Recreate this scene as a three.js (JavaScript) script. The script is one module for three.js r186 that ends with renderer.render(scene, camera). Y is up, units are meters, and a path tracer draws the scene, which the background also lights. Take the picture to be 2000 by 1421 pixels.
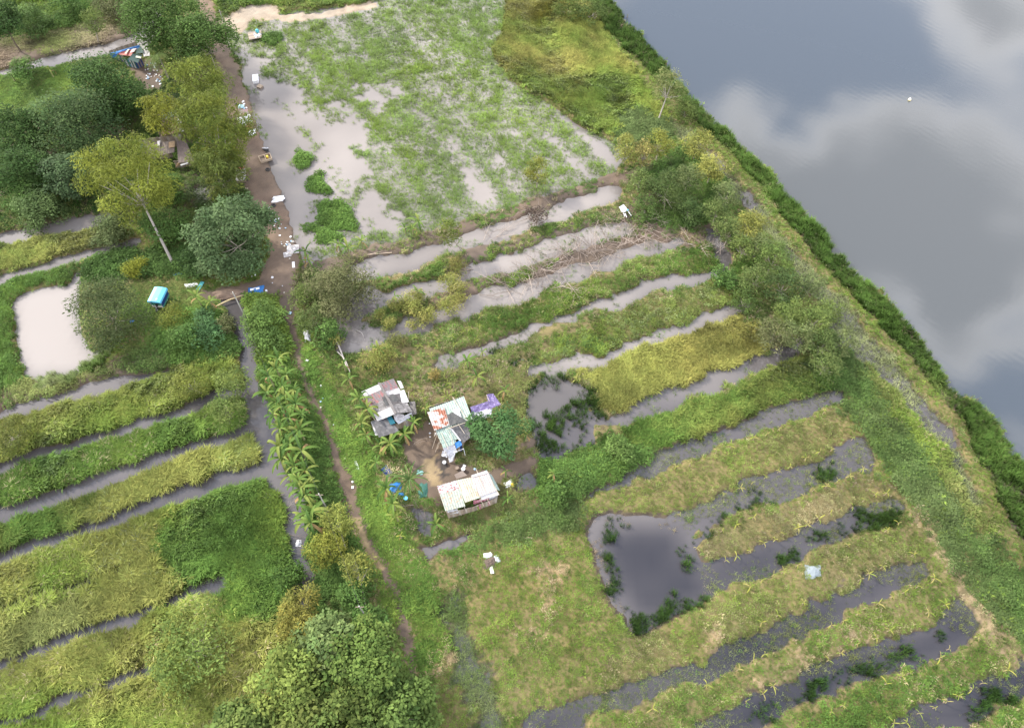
import * as THREE from 'three';
import { mergeGeometries } from 'three/addons/utils/BufferGeometryUtils.js';

// ---------------------------------------------------------------- camera, sky, sun, exposure
const ALT = 89, PITCH = 57 * Math.PI / 180, FOCAL = 1450;          // a drone 89 m up, looking 57 degrees down
const scene = new THREE.Scene();
const camera = new THREE.PerspectiveCamera(2 * Math.atan(710.5 / FOCAL) * 180 / Math.PI, 2000 / 1421, 1, 9000);
camera.position.set(0, ALT, 0);
camera.lookAt(0, ALT - Math.sin(PITCH), -Math.cos(PITCH));
const renderer = new THREE.WebGLRenderer({ antialias: true });
renderer.toneMapping = THREE.LinearToneMapping;
renderer.toneMappingExposure = 2.25;
renderer.shadowMap.enabled = true;

// seeded noise
function h2(i, j, s) { let n = Math.imul(i, 374761393) + Math.imul(j, 668265263) + Math.imul(s, 974711); n = Math.imul(n ^ (n >>> 13), 1274126177); n = Math.imul(n ^ (n >>> 15), 2246822519); return ((n ^ (n >>> 16)) >>> 0) / 4294967296; }
const fade = t => t * t * (3 - 2 * t);
function vn(x, y, s) { const i = Math.floor(x), j = Math.floor(y), u = fade(x - i), v = fade(y - j); const a = h2(i, j, s), b = h2(i + 1, j, s), c = h2(i, j + 1, s), d = h2(i + 1, j + 1, s); return a + (b - a) * u + (c - a) * v + (a - b - c + d) * u * v; }
function fbm(x, y, s, o = 4) { let f = 0, a = .5, w = 0; for (let k = 0; k < o; k++) { f += a * vn(x, y, s + k * 17); w += a; x = x * 2.03 + 11.3; y = y * 2.03 - 7.1; a *= .5; } return f / w; }
function rng(seed) { let t = seed >>> 0; return () => { t = (t + 0x6D2B79F5) >>> 0; let r = Math.imul(t ^ (t >>> 15), 1 | t); r = (r + Math.imul(r ^ (r >>> 7), 61 | r)) ^ r; return ((r ^ (r >>> 14)) >>> 0) / 4294967296; }; }
const clamp = (x, a, b) => Math.min(b, Math.max(a, x)), sstep = (a, b, x) => { const t = clamp((x - a) / (b - a), 0, 1); return t * t * (3 - 2 * t); };
const mix3 = (a, b, t) => [a[0] + (b[0] - a[0]) * t, a[1] + (b[1] - a[1]) * t, a[2] + (b[2] - a[2]) * t];

// the survey: a point of the site at height h, from a sighting through the drone's lens
const SP = Math.sin(PITCH), CP = Math.cos(PITCH);
function at(u, v, h = 0) { const a = (u - 1000) / FOCAL, b = (710.5 - v) / FOCAL, t = (ALT - h) / (SP - b * CP); return [a * t, h, -(CP + b * SP) * t]; }

// sky: broken cloud over pale blue; cloud positions (x, z on a layer one unit up) read from the lake's mirror image
{
  const W = 1024, H = 512, data = new Float32Array(W * H * 4);
  const cl = (u, v) => { const p = at(u, v); return [p[0] / ALT, p[2] / ALT]; };
  // [centre, radius, strength]: + cloud, - opening
  const blobs = [
    [cl(1930, 30), .17, 1.1], [cl(1440, 270), .16, .6], [cl(1720, 225), .12, .55], [cl(1800, 330), .30, .75], [cl(1600, 420), .26, .7], [cl(1780, 470), .22, .65],
    [cl(1850, 590), .09, .85], [cl(1970, 690), .07, .8], [cl(1960, 850), .05, .75], [cl(1880, 725), .05, .55], [cl(1850, 760), .06, .5],
    [cl(1450, 90), .32, -.9], [cl(1620, 130), .26, -.8], [cl(1330, 60), .28, -.6], [cl(1830, 665), .07, -.8], [cl(1960, 770), .10, -.9], [cl(1990, 640), .05, -.4],
    [cl(1290, 1110), .26, -.8], [cl(1650, 1250), .34, -.6], [cl(1150, 1390), .3, -.5], [cl(60, 900), .3, -.25], [cl(400, 950), .3, -.35],
    [cl(120, 640), .3, .5], [cl(600, 330), .45, .5], [cl(1100, 440), .3, .5], [cl(1100, 180), .3, .25], [cl(1550, 930), .2, .3], [cl(220, 90), .3, .5], [cl(900, 640), .25, .35],
  ];
  for (let j = 0; j < H; j++) for (let i = 0; i < W; i++) {
    const lat = ((j + .5) / H - .5) * Math.PI, lon = ((i + .5) / W - .5) * 2 * Math.PI;
    const y = Math.sin(lat), c = Math.cos(lat), x = Math.cos(lon) * c, z = Math.sin(lon) * c;
    const e = Math.max(y, .06), px = x / e, pz = z / e;
    let d = .2 + (fbm(px * 1.3 + 5, pz * 1.3, 91, 5) - .5) * 1.1;
    const wx = px + (fbm(px * 6, pz * 6, 51, 3) - .5) * .22, wz = pz + (fbm(px * 6, pz * 6, 52, 3) - .5) * .22;
    for (const [q, r, s] of blobs) { const rr = ((wx - q[0]) ** 2 + (wz - q[1]) ** 2) / (r * r); if (rr < 6) d += s * Math.exp(-rr * 1.2); }
    d += (fbm(px * 5, pz * 5, 77, 5) - .5) * .9;
    let cov = sstep(-.35, .65, d); const thick = sstep(.3, 1.15, d);
    const hz = Math.pow(1 - Math.max(y, 0), 5);
    let sky = mix3([.37, .48, .72], [1.1, 1.15, 1.2], hz);
    let cloud = mix3([1.65, 1.6, 1.6], [.78, .765, .775], thick);
    let k = mix3(sky, cloud, cov * .93 + .05);
    k = mix3(k, [1.45, 1.45, 1.45], hz * .6);
    if (y < 0) k = mix3([1.2, 1.2, 1.2], [.25, .24, .18], sstep(0, .15, -y));
    const o = (j * W + i) * 4; data[o] = k[0]; data[o + 1] = k[1]; data[o + 2] = k[2]; data[o + 3] = 1;
  }
  const sky = new THREE.DataTexture(data, W, H, THREE.RGBAFormat, THREE.FloatType);
  sky.mapping = THREE.EquirectangularReflectionMapping; sky.magFilter = THREE.LinearFilter; sky.minFilter = THREE.LinearFilter; sky.needsUpdate = true;
  scene.background = sky; scene.environment = sky;
  scene.backgroundIntensity = .92; scene.environmentIntensity = .92;
}
const sun = new THREE.DirectionalLight(new THREE.Color(1, .94, .82), 3.4);
sun.position.set(-130, 115, -150); sun.target.position.set(0, 0, -70);
sun.castShadow = true; sun.shadow.radius = 10; sun.shadow.mapSize.set(4096, 4096);
Object.assign(sun.shadow.camera, { left: -140, right: 140, top: 140, bottom: -140, near: 1, far: 500 });
scene.add(sun, sun.target);

// ---------------------------------------------------------------- naming helpers
const used = new Map();
function numbered(n) { const k = used.get(n) || 0; used.set(n, k + 1); return k ? n + '_' + String(k).padStart(3, '0') : n; }
function tag(o, label, category, group, kind) { o.userData.label = label; if (category) o.userData.category = category; if (group) o.userData.group = group; if (kind) o.userData.kind = kind; return o; }
function sh(o) { o.castShadow = o.receiveShadow = true; return o; }
function thing(name, label, category, p = [0, 0, 0], turn = 0, group) { const o = new THREE.Group(); o.name = numbered(name); o.position.set(...p); o.rotation.y = turn; tag(o, label, category, group); scene.add(o); return o; }
function part(name, geo, mat, parent, pos, rot) { const m = sh(new THREE.Mesh(geo, mat)); m.name = name; if (pos) m.position.set(...pos); if (rot) m.rotation.set(...rot); parent.add(m); return m; }
function single(name, label, category, geo, mat, p, turn = 0, group) { const m = sh(new THREE.Mesh(geo, mat)); m.name = numbered(name); if (p) m.position.set(...p); m.rotation.y = turn; tag(m, label, category, group); scene.add(m); return m; }
function std(r, g, b, rough = .85, extra = {}) { return new THREE.MeshStandardMaterial({ color: new THREE.Color().setRGB(r, g, b), roughness: rough, side: THREE.DoubleSide, ...extra }); }
// ---------------------------------------------------------------- the land: heights, soil and plant zones on a 0.35 m grid
const CELL = .35, X0 = -116, Z0 = -158, NX = Math.round(232 / CELL) + 1, NZ = Math.round(156 / CELL) + 1;
const hgt = new Float32Array(NX * NZ).fill(.38), soil = new Uint8Array(NX * NZ).fill(7), zone = new Uint8Array(NX * NZ), silt = new Float32Array(NX * NZ).fill(.5);
const SOILS = [[.075, .075, .035], [.158, .128, .107], [.212, .168, .14], [.33, .27, .17], [.10, .085, .07], [.42, .38, .33], [.055, .05, .05], [.20, .18, .085]];   // turf, mud, road earth, straw, wet silt, gravel, charred earth, thin turf
const P2 = poly => poly.map(([u, v]) => { const p = at(u, v); return [p[0], p[2]]; });
const wobX = (x, z) => (vn(x * .32, z * .32, 3) - .5) * 1.5 + (vn(x * 1.3, z * 1.3, 4) - .5) * 1.0 + (vn(x * 2.6, z * 2.6, 14) - .5) * .5, wobZ = (x, z) => (vn(x * .32, z * .32, 5) - .5) * 1.5 + (vn(x * 1.3, z * 1.3, 6) - .5) * 1.0 + (vn(x * 2.6, z * 2.6, 16) - .5) * .5;
const inside = (P, x, z) => { let c = false; for (let i = 0, j = P.length - 1; i < P.length; j = i++) { const a = P[i], b = P[j]; if ((a[1] > z) !== (b[1] > z) && x < (b[0] - a[0]) * (z - a[1]) / (b[1] - a[1]) + a[0]) c = !c; } return c; };
function eachCell(bb, pad, f) { const i0 = Math.max(0, Math.floor((bb[0] - pad - X0) / CELL)), i1 = Math.min(NX - 1, Math.ceil((bb[1] + pad - X0) / CELL)), j0 = Math.max(0, Math.floor((bb[2] - pad - Z0) / CELL)), j1 = Math.min(NZ - 1, Math.ceil((bb[3] + pad - Z0) / CELL)); for (let j = j0; j <= j1; j++) for (let i = i0; i <= i1; i++) f(i + j * NX, X0 + i * CELL, Z0 + j * CELL); }
const bbox = P => [Math.min(...P.map(p => p[0])), Math.max(...P.map(p => p[0])), Math.min(...P.map(p => p[1])), Math.max(...P.map(p => p[1]))];
function put(k, o) { if (o.h !== undefined) hgt[k] = o.h; if (o.soil !== undefined) soil[k] = o.soil; if (o.zone !== undefined) zone[k] = o.zone; if (o.silt !== undefined) silt[k] = o.silt; }
function fill(poly, o, wob = 1) { const P = P2(poly); eachCell(bbox(P), 2, (k, x, z) => { if (o.dry && hgt[k] < 0) return; if (inside(P, x + wobX(x, z) * wob, z + wobZ(x, z) * wob)) put(k, o); }); }
function stroke(line, w, o, wob = 1) {
  const L = P2(line.map(p => [p[0], p[1]])), W = line.map(p => (p[2] || 1) * w);
  eachCell(bbox(L), w * 2 + 2, (k, x0, z0) => {
    if (o.dry && hgt[k] < 0) return;
    const x = x0 + wobX(x0, z0) * wob, z = z0 + wobZ(x0, z0) * wob;
    for (let i = 0; i + 1 < L.length; i++) { const [ax, az] = L[i], [bx, bz] = L[i + 1], dx = bx - ax, dz = bz - az, t = clamp(((x - ax) * dx + (z - az) * dz) / (dx * dx + dz * dz), 0, 1); const r = (W[i] + (W[i + 1] - W[i]) * t) / 2; if ((x - ax - dx * t) ** 2 + (z - az - dz * t) ** 2 < r * r) { put(k, o); return; } }
  });
}
// plant zones: name, label, plants
const ZONES = [null];
function Z(name, label, plants) { ZONES.push({ name, label, plants }); return ZONES.length - 1; }
// palettes (linear base colours): two ends that patches drift between
const C = {
  yel: [[.31, .31, .085], [.22, .25, .065]], gold: [[.34, .31, .09], [.25, .26, .07]], ygr: [[.22, .295, .055], [.145, .23, .045]], grn: [[.12, .205, .042], [.08, .155, .032]], dgr: [[.045, .095, .02], [.03, .068, .014]],
  herb: [[.105, .175, .045], [.07, .13, .033]], blu: [[.125, .165, .06], [.088, .13, .042]], tan: [[.44, .37, .23], [.32, .29, .14]], oli: [[.215, .235, .08], [.155, .185, .058]], pale: [[.32, .34, .17], [.23, .27, .11]], rush: [[.035, .075, .014], [.058, .10, .02]], dry: [[.34, .27, .19], [.24, .19, .13]], swamp: [[.16, .2, .08], [.2, .22, .11]], wet: [[.14, .225, .06], [.2, .27, .08]]
};
// everything not drawn below is rough turf
const zTurf = Z('lawn_grass', 'short green grass over the open ground below the huts', [['mid', 8, C.grn, C.ygr, .27, 1], ['mid', 3, C.tan, C.oli, .24, .5], ['herb', .8, C.grn, C.herb, .28, .35]]);
zone.fill(zTurf);
// ---- lake side
const shore = [[1165, -40], [1190, 0], [1230, 50], [1287, 115], [1345, 190], [1400, 240], [1430, 270], [1445, 292], [1479, 323], [1503, 352], [1536, 383], [1569, 422], [1630, 492], [1690, 556], [1757, 619], [1802, 683], [1830, 719], [1845, 750], [1896, 790], [1939, 835], [1969, 872], [1996, 908], [2030, 950], [2120, 1040], [2300, 1250]];
const reedIn = [[2324, 1414], [2124, 1184], [2024, 1084], [1984, 1044], [1954, 984], [1922, 919], [1892, 874], [1879, 824], [1836, 774], [1802, 734], [1766, 689], [1719, 639], [1669, 584], [1619, 534], [1572, 479], [1522, 419], [1504, 386], [1462, 342], [1419, 296], [1369, 246], [1324, 199], [1273, 146], [1220, 96], [1180, 52], [1153, -6], [1128, -46]];
// strip of land from the shore inwards: bank
const zBank = Z('lake_bank_reeds', 'dark green reeds along the lake shore', [['reed', 8, C.rush, C.grn, .9, .95], ['tall', 4, C.grn, C.oli, .9, .6], ['tall', 1.5, C.dry, C.oli, .8, .4]]);
fill([...shore, [2300, 2000], [900, 2000], [900, -80]].concat([[1165, -80]]), { h: .38 }, 0);
// ---- far top: rough grass beyond the flooded field
const zFar = Z('far_grass', 'bright rough grass at the head of the flooded field', [['tall', 7, C.ygr, C.grn, .8, 1], ['mid', 3, C.yel, C.ygr, .6, .7]]);
fill([[400, -60], [1000, -60], [985, 0], [780, 0], [700, 8], [600, 12], [520, 10], [470, 20], [430, 28]], { zone: zFar });
// ---- flooded field
const zField = Z('flooded_grass', 'green grass standing in the shallow flooded field', [['emerg', 15, C.wet, C.ygr, .46, .0]]);
const field = [[425, 45], [470, 70], [480, 40], [560, 22], [700, 10], [780, -10], [1000, -10], [985, 50], [962, 105], [995, 155], [1030, 178], [1085, 212], [1135, 246], [1190, 276], [1235, 300], [1200, 340], [1020, 396], [890, 440], [740, 482], [640, 505], [600, 520], [583, 485], [562, 432], [549, 385], [533, 342], [517, 293], [502, 262], [489, 203], [474, 155], [462, 112], [440, 80]];
fill(field, { h: -.3, soil: 4, zone: zField, silt: .8 }, .5);
const zTuss = Z('field_tussocks', 'bushy green weed clumps rising from the flooded field', [['herb', 9, C.grn, C.herb, .75, 1]]);
for (const p of [[[620, 400], [650, 388], [690, 410], [697, 435], [680, 452], [640, 455], [612, 440]], [[598, 345], [625, 332], [645, 360], [650, 380], [630, 385], [600, 370]], [[582, 290], [600, 292], [606, 318], [595, 332], [585, 320]], [[600, 440], [640, 455], [680, 460], [660, 478], [610, 475]], [[500, 75], [540, 60], [560, 78], [530, 92]]]) fill(p, { h: .05, zone: zTuss });
// gravel and pale mud at the head
fill([[430, 42], [480, 14], [510, 10], [550, 22], [560, 32], [500, 42], [470, 65], [440, 62]], { h: .12, soil: 5, zone: 0 });
stroke([[560, 34], [620, 32], [680, 20], [722, 12]], 3.2, { h: .1, soil: 5, zone: 0 });
// ---- knoll of yellow grass
const zKnoll = Z('yellow_knoll_grass', 'dense yellow green grass mound between flooded field and lake', [['tall', 11, C.ygr, C.gold, .95, 1]]);
fill([[985, -60], [988, 50], [966, 105], [998, 152], [1035, 174], [1090, 208], [1140, 242], [1200, 268], [1250, 265], [1300, 245], [1275, 195], [1225, 130], [1180, 70], [1150, 10], [1130, -60]], { h: .55, soil: 0, zone: zKnoll });
const zKnollHerb = Z('knoll_creeper', 'blue green creeper patch at the foot of the knoll', [['herb', 9, C.blu, C.herb, .6, 1]]);
fill([[1195, 225], [1240, 205], [1290, 235], [1310, 265], [1260, 290], [1215, 278]], { h: .5, zone: zKnollHerb });
// ---- marsh between trees and reeds
const zMarsh = Z('marsh_grass', 'sparse grey green marsh grass in shallow water beside the reeds', [['emerg', 12, C.swamp, C.pale, .45, .8]]);
fill([[1290, 225], [1345, 252], [1395, 302], [1438, 348], [1480, 392], [1498, 425], [1548, 485], [1595, 540], [1645, 590], [1695, 645], [1742, 695], [1778, 740], [1812, 780], [1855, 830], [1868, 880], [1898, 925], [1930, 990], [1890, 985], [1840, 900], [1775, 822], [1710, 747], [1668, 700], [1622, 640], [1575, 560], [1515, 480], [1465, 420], [1420, 350], [1372, 310], [1325, 270]], { h: -.08, soil: 4, zone: zMarsh, silt: .45 });
fill([...shore, ...reedIn], { h: .35, soil: 4, zone: zBank }, .6);
// strip of low creepers running down the right side
const zCreep = Z('creeper_strip', 'thick blue green creepers down the right side of the banana beds', [['herb', 10, C.blu, C.herb, .55, 1], ['mid', 2, C.ygr, C.grn, .5, .6]]);
fill([[1600, 720], [1650, 690], [1700, 740], [1760, 815], [1830, 905], [1885, 980], [1940, 1060], [2010, 1130], [2120, 1260], [2120, 1400], [2010, 1275], [1930, 1195], [1860, 1105], [1805, 1010], [1745, 935], [1690, 865], [1640, 795], [1605, 755]], { h: .42, zone: zCreep });
const zCreepY = Z('yellow_creeper_strip', 'yellowing grass along the edge of the marsh on the right', [['mid', 8, C.ygr, C.oli, .5, 1], ['mid', 2, C.tan, C.yel, .45, .5]]);
fill([[1690, 700], [1727, 747], [1793, 822], [1855, 900], [1900, 985], [1930, 1050], [1905, 1040], [1850, 965], [1790, 880], [1735, 800], [1690, 745]], { h: .42, zone: zCreepY });
// ---- banana beds, lower right
const zBedA = Z('bed_grass', 'green and tan turf of the banana bed nearest the plot', [['mid', 8, C.ygr, C.oli, .25, 1], ['mid', 4, C.tan, C.oli, .23, .55]]);
const zBedB = Z('bed_grass', 'brown tinged turf of the banana bed ending at the square pond', [['mid', 8, C.oli, C.tan, .25, 1], ['mid', 4, C.dry, C.oli, .23, .6]]);
const zBedC = Z('bed_grass', 'tan dry turf of the bed below the square pond', [['mid', 8, C.oli, C.ygr, .25, 1], ['mid', 5, C.tan, C.oli, .23, .65], ['herb', .6, C.grn, C.ygr, .25, .4]]);
const zBedD = Z('bed_grass', 'bright green turf of the second lowest banana bed', [['mid', 8.5, C.ygr, C.grn, .26, 1], ['mid', 4, C.tan, C.oli, .24, .55], ['herb', .6, C.grn, C.ygr, .25, .4]]);
const zBedE = Z('bed_grass', 'green weedy turf of the lowest banana bed at the right corner', [['mid', 8, C.grn, C.ygr, .3, 1], ['herb', 2, C.grn, C.herb, .45, .5], ['mid', 2, C.tan, C.tan, .35, .45]]);
fill([[1150, 985], [1180, 972], [1287, 925], [1393, 880], [1514, 846], [1645, 800], [1690, 860], [1600, 915], [1545, 935], [1439, 980], [1357, 1008], [1318, 1005], [1200, 1005]], { zone: zBedA });
fill([[1366, 1065], [1387, 1034], [1448, 1022], [1514, 995], [1600, 965], [1690, 925], [1750, 940], [1760, 985], [1650, 1015], [1600, 1033], [1469, 1078], [1402, 1101], [1378, 1095]], { zone: zBedB, h: .25 });
fill([[1060, 1421], [1250, 1250], [1380, 1190], [1390, 1150], [1469, 1125], [1545, 1100], [1650, 1055], [1745, 1010], [1800, 1040], [1850, 1110], [1900, 1190], [1880, 1200], [1793, 1100], [1672, 1150], [1545, 1222], [1454, 1262], [1363, 1305], [1182, 1365], [1080, 1400]], { zone: zBedC });
fill([[1200, 1440], [1272, 1355], [1454, 1290], [1545, 1245], [1672, 1172], [1793, 1122], [1870, 1165], [1900, 1230], [1823, 1250], [1733, 1268], [1612, 1305], [1515, 1350], [1400, 1410], [1380, 1450]], { zone: zBedD });
fill([[1560, 1450], [1612, 1330], [1733, 1292], [1823, 1275], [1900, 1220], [2060, 1300], [2100, 1480]], { zone: zBedE });
// thin tan ground right of the beds
const zTan = Z('thin_turf', 'thin tan turf between the banana beds and the creepers', [['mid', 4, C.tan, C.oli, .33, 1], ['mid', 2, C.ygr, C.grn, .35, .5]]);
fill([[1770, 970], [1805, 1010], [1860, 1105], [1930, 1195], [2010, 1275], [2080, 1360], [2000, 1330], [1900, 1220], [1850, 1120], [1790, 1040]], { zone: zTan, soil: 3 });
// ditches of the lower right
const zDit = Z('ditch_weed', 'fine sedge scattered over the shallow ditches between banana beds', [['emerg', 15, C.swamp, C.oli, .32, .0], ['herb', 1.6, C.grn, C.herb, .3, .5]]);
const dq = { h: -.2, soil: 4, zone: zDit, silt: .02 };
stroke([[1160, 962, .6], [1236, 930], [1287, 909, 1.1], [1333, 880, 1.2], [1387, 863, 1.1], [1454, 833, 1.2], [1560, 797, 1.4], [1620, 775, 1.6]], 2.2, { ...dq, silt: .4 });
stroke([[1320, 1020], [1393, 998], [1440, 978], [1500, 957], [1560, 932], [1620, 915], [1680, 885, 1.3]], 3.5, { ...dq, silt: .42 });
stroke([[1385, 1135, 1.2], [1469, 1100], [1545, 1075], [1600, 1052], [1650, 1028], [1700, 1005], [1745, 985, .8]], 3.4, { ...dq, silt: .25 });
stroke([[1040, 1430], [1182, 1378], [1272, 1345], [1363, 1318], [1454, 1275], [1545, 1233], [1600, 1203], [1672, 1160], [1763, 1125], [1790, 1112]], 2.6, dq);
stroke([[1390, 1440], [1515, 1368], [1612, 1323], [1733, 1283], [1823, 1255], [1880, 1215, 1.1]], 3.8, dq);
stroke([[1760, 1440], [1884, 1386], [1960, 1341], [2040, 1310]], 3.0, dq);
// square pond
const zPondShelf = Z('pond_shelf_grass', 'drowned brown grass round the square pond', [['emerg', 14, C.dry, C.oli, .3, .6]]);
fill([[1138, 1035], [1150, 1008], [1200, 1000], [1320, 1003], [1340, 1030], [1366, 1075], [1380, 1110], [1380, 1165], [1350, 1192], [1258, 1246], [1228, 1240], [1195, 1190], [1168, 1130]], { h: -.06, soil: 4, zone: zPondShelf, silt: .55 }, .4);
fill([[1176, 1048], [1250, 1032], [1320, 1030], [1342, 1090], [1375, 1140], [1372, 1162], [1270, 1212], [1242, 1210], [1215, 1150], [1184, 1085]], { h: -.9, zone: 0, silt: .0 }, .4);
const zRush = Z('rushes', 'dark green rush tufts on the rims of the ponds and ditches', [['reed', 13, C.rush, C.dgr, .75, .85]]);
const rush = (line, w = 1.3) => stroke(line, w * .85, { zone: zRush, h: -.06 }, 1.5);
rush([[1172, 1075], [1190, 1105], [1205, 1145]], 1.7); rush([[1212, 1150], [1225, 1185]], .9); rush([[1238, 1215], [1262, 1215], [1280, 1205]], 2.2); rush([[1305, 1198], [1340, 1180], [1376, 1168]], 1.9); rush([[1330, 1070], [1345, 1100], [1352, 1125]], .9); rush([[1362, 1055], [1380, 1024]], 1.4); rush([[1180, 1045], [1235, 1028]], .9);
rush([[1405, 1010], [1420, 1005]], 1.9); rush([[1462, 990], [1490, 980]], 1.5); rush([[1595, 922], [1615, 916]], 1.7); rush([[1595, 1060], [1610, 1055]], 1.6); rush([[1520, 1090], [1560, 1075]], 1.4); rush([[1645, 1030], [1680, 1012], [1735, 998]], 2.9); rush([[1650, 1035], [1655, 1045]], 1.7); rush([[1420, 845], [1440, 850]], 2.0);
rush([[1570, 1360], [1640, 1330], [1700, 1305], [1780, 1270], [1830, 1245]], 1.6); rush([[1460, 1415], [1520, 1390]], 1.8); rush([[1900, 1390], [1960, 1360]], 1.8);
// ---- the two-rai plot: ditches and dikes
const plot = [[575, 535], [1330, 318], [1625, 748], [790, 1080]];
const zPlot = Z('plot_grass', 'weedy grass of the small orchard beds above the huts', [['mid', 5, C.grn, C.oli, .42, .8], ['herb', 1.5, C.herb, C.grn, .4, .5], ['mid', 2.5, C.tan, C.dry, .35, .5]]);
fill(plot, { zone: zPlot, soil: 7, h: .34 }, .4);
const zDike = Z('dike_weeds', 'green weeds on the brushy dikes between the flooded ditches', [['herb', 5, C.grn, C.herb, .42, .5], ['mid', 4, C.ygr, C.oli, .4, .5], ['mid', 2, C.dry, C.tan, .35, .5]]);
const zDikeG = Z('dike_grass', 'bright green grass on the dike beside the fallen branches', [['tall', 8, C.ygr, C.grn, .62, 1]]);
const zMid = Z('middle_bed_grass', 'bright green grass of the long bed across the middle of the plot', [['tall', 7, C.ygr, C.grn, .58, 1], ['herb', 2, C.herb, C.grn, .45, .5], ['mid', 2, C.tan, C.oli, .4, .5]]);
const zMidR = Z('lower_bed_grass', 'olive grass of the bed below the middle of the plot', [['tall', 7, C.ygr, C.oli, .55, 1], ['herb', 1.5, C.herb, C.pale, .5, .5]]);
fill([[590, 520], [740, 480], [890, 438], [1020, 394], [1200, 338], [1330, 300], [1330, 330], [1200, 372], [1030, 425], [900, 465], [800, 495], [700, 520], [640, 535]], { zone: zDike, soil: 1, h: .35 });
fill([[860, 520], [1000, 468], [1100, 440], [1220, 395], [1400, 340], [1420, 470], [1250, 500], [1100, 540], [930, 585], [850, 600]], { zone: zDike, soil: 1 });
fill([[735, 570], [800, 545], [870, 515], [895, 525], [880, 545], [800, 565], [745, 585]], { zone: zDikeG });
fill([[900, 640], [1000, 600], [1100, 565], [1200, 540], [1270, 512], [1400, 470], [1440, 500], [1400, 520], [1280, 560], [1200, 590], [1100, 625], [1000, 650], [920, 665]], { zone: zMid });
fill([[1030, 690], [1120, 650], [1212, 607], [1302, 585], [1430, 540], [1480, 590], [1410, 615], [1300, 655], [1188, 700], [1120, 715], [1050, 720]], { zone: zMidR });
const zGold = Z('golden_grass', 'golden yellow tall grass patch in the right half of the plot', [['tall', 13, C.gold, C.yel, .85, 1]]);
fill([[1148, 729], [1188, 706], [1290, 668], [1363, 638], [1424, 620], [1460, 636], [1500, 680], [1472, 706], [1357, 736], [1272, 770], [1192, 804], [1165, 772]], { zone: zGold, h: .42 });
const zGoldB = Z('front_bed_grass', 'yellow green tall grass of the long bed along the front of the plot', [['tall', 12, C.yel, C.grn, .8, 1]]);
fill([[1110, 890], [1190, 850], [1263, 821], [1363, 782], [1484, 739], [1560, 700], [1625, 748], [1450, 822], [1300, 880], [1200, 915], [1140, 925]], { zone: zGoldB, h: .42 });
const zHerbB = Z('vine_bed', 'tangled green vines on the bed below the reedy pond', [['herb', 9, C.herb, C.grn, .62, 1], ['mid', 2, C.ygr, C.grn, .5, .5]]);
fill([[1050, 905], [1110, 880], [1180, 855], [1240, 870], [1290, 885], [1240, 925], [1180, 948], [1090, 985], [1040, 975], [1060, 930]], { zone: zHerbB, h: .45 });
const zHerbC = Z('green_weed_patch', 'lush green weed patch just outside the front of the plot', [['herb', 9, C.blu, C.grn, .5, 1]]);
fill([[850, 1060], [960, 1030], [1060, 985], [1130, 975], [1140, 1010], [1110, 1035], [1020, 1050], [930, 1075], [870, 1085]], { zone: zHerbC });
const zBr = Z('ditch_shoots', 'stray grass and weed shoots in the flooded plot ditches', [['emerg', 3, C.swamp, C.grn, .42, .35], ['herb', .8, C.grn, C.herb, .3, .3]]);
const dp = { h: -.3, soil: 4, zone: zBr, silt: .85 };
stroke([[700, 532, 1.3], [803, 507, 1.2], [875, 484, .9], [954, 460], [1027, 436], [1100, 411, 1.15], [1180, 383], [1205, 372, .7]], 3.3, dp, 1);
stroke([[736, 592, 1.2], [787, 578], [863, 555, .8], [924, 532, .9], [1014, 505, 1.15], [1076, 484, 1.2], [1151, 460, 1.2], [1225, 446, 1.1]], 3.0, dp, 1);
stroke([[690, 655, 2], [736, 660, 1.1], [803, 641], [863, 618], [954, 586], [1000, 575, 1.2], [1091, 545], [1182, 515], [1242, 493, .9], [1320, 474, .7]], 3.0, dp, 1);
stroke([[660, 640], [690, 610], [720, 590]], 5, { ...dp, silt: .55 });
const zThin = Z('thin_ditch_grass', 'thin grass standing in the half dry ditches of the plot', [['emerg', 6, C.swamp, C.grn, .36, .4]]);
stroke([[863, 710, .9], [920, 695], [985, 668], [1045, 645]], 2.6, { ...dp, zone: zThin, h: -.06 });
stroke([[1045, 645, .4], [1110, 622, .5], [1197, 585, .9], [1257, 567], [1320, 548, 1.2], [1395, 540, .8]], 2.6, dp, 1.2);
stroke([[1035, 725, .8], [1100, 715], [1188, 700, .7], [1240, 675, .5], [1302, 656], [1363, 638], [1408, 617], [1450, 600]], 2.4, { ...dp, zone: zThin });
stroke([[1205, 815], [1272, 791, 1.2], [1348, 765, 1.1], [1408, 737, 1.2], [1454, 722], [1514, 704], [1560, 670]], 2.2, { ...dp, silt: .5, zone: zThin });
fill([[1025, 775], [1050, 755], [1085, 735], [1120, 748], [1138, 790], [1152, 830], [1148, 872], [1112, 884], [1090, 897], [1062, 897], [1045, 870], [1035, 830]], { h: -.6, soil: 4, zone: 0, silt: .35 }, .5);
rush([[1032, 775], [1058, 757], [1078, 742]], 2.2); rush([[1105, 735], [1132, 760], [1150, 800], [1175, 820]], 2.3); rush([[1070, 815], [1085, 825]], 1.7); rush([[1098, 825], [1100, 840]], 1.2); rush([[1055, 850], [1072, 868]], 2.6); rush([[1120, 805], [1130, 815]], 2.0); rush([[1030, 800], [1033, 825]], 1.4); rush([[1150, 830], [1160, 855]], 2.6); rush([[1120, 820], [1145, 830]], 1.4); rush([[1112, 878], [1120, 868]], 1.5); rush([[1000, 715], [1030, 690]], 1.2); rush([[955, 693], [975, 680]], 1.5);
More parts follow.
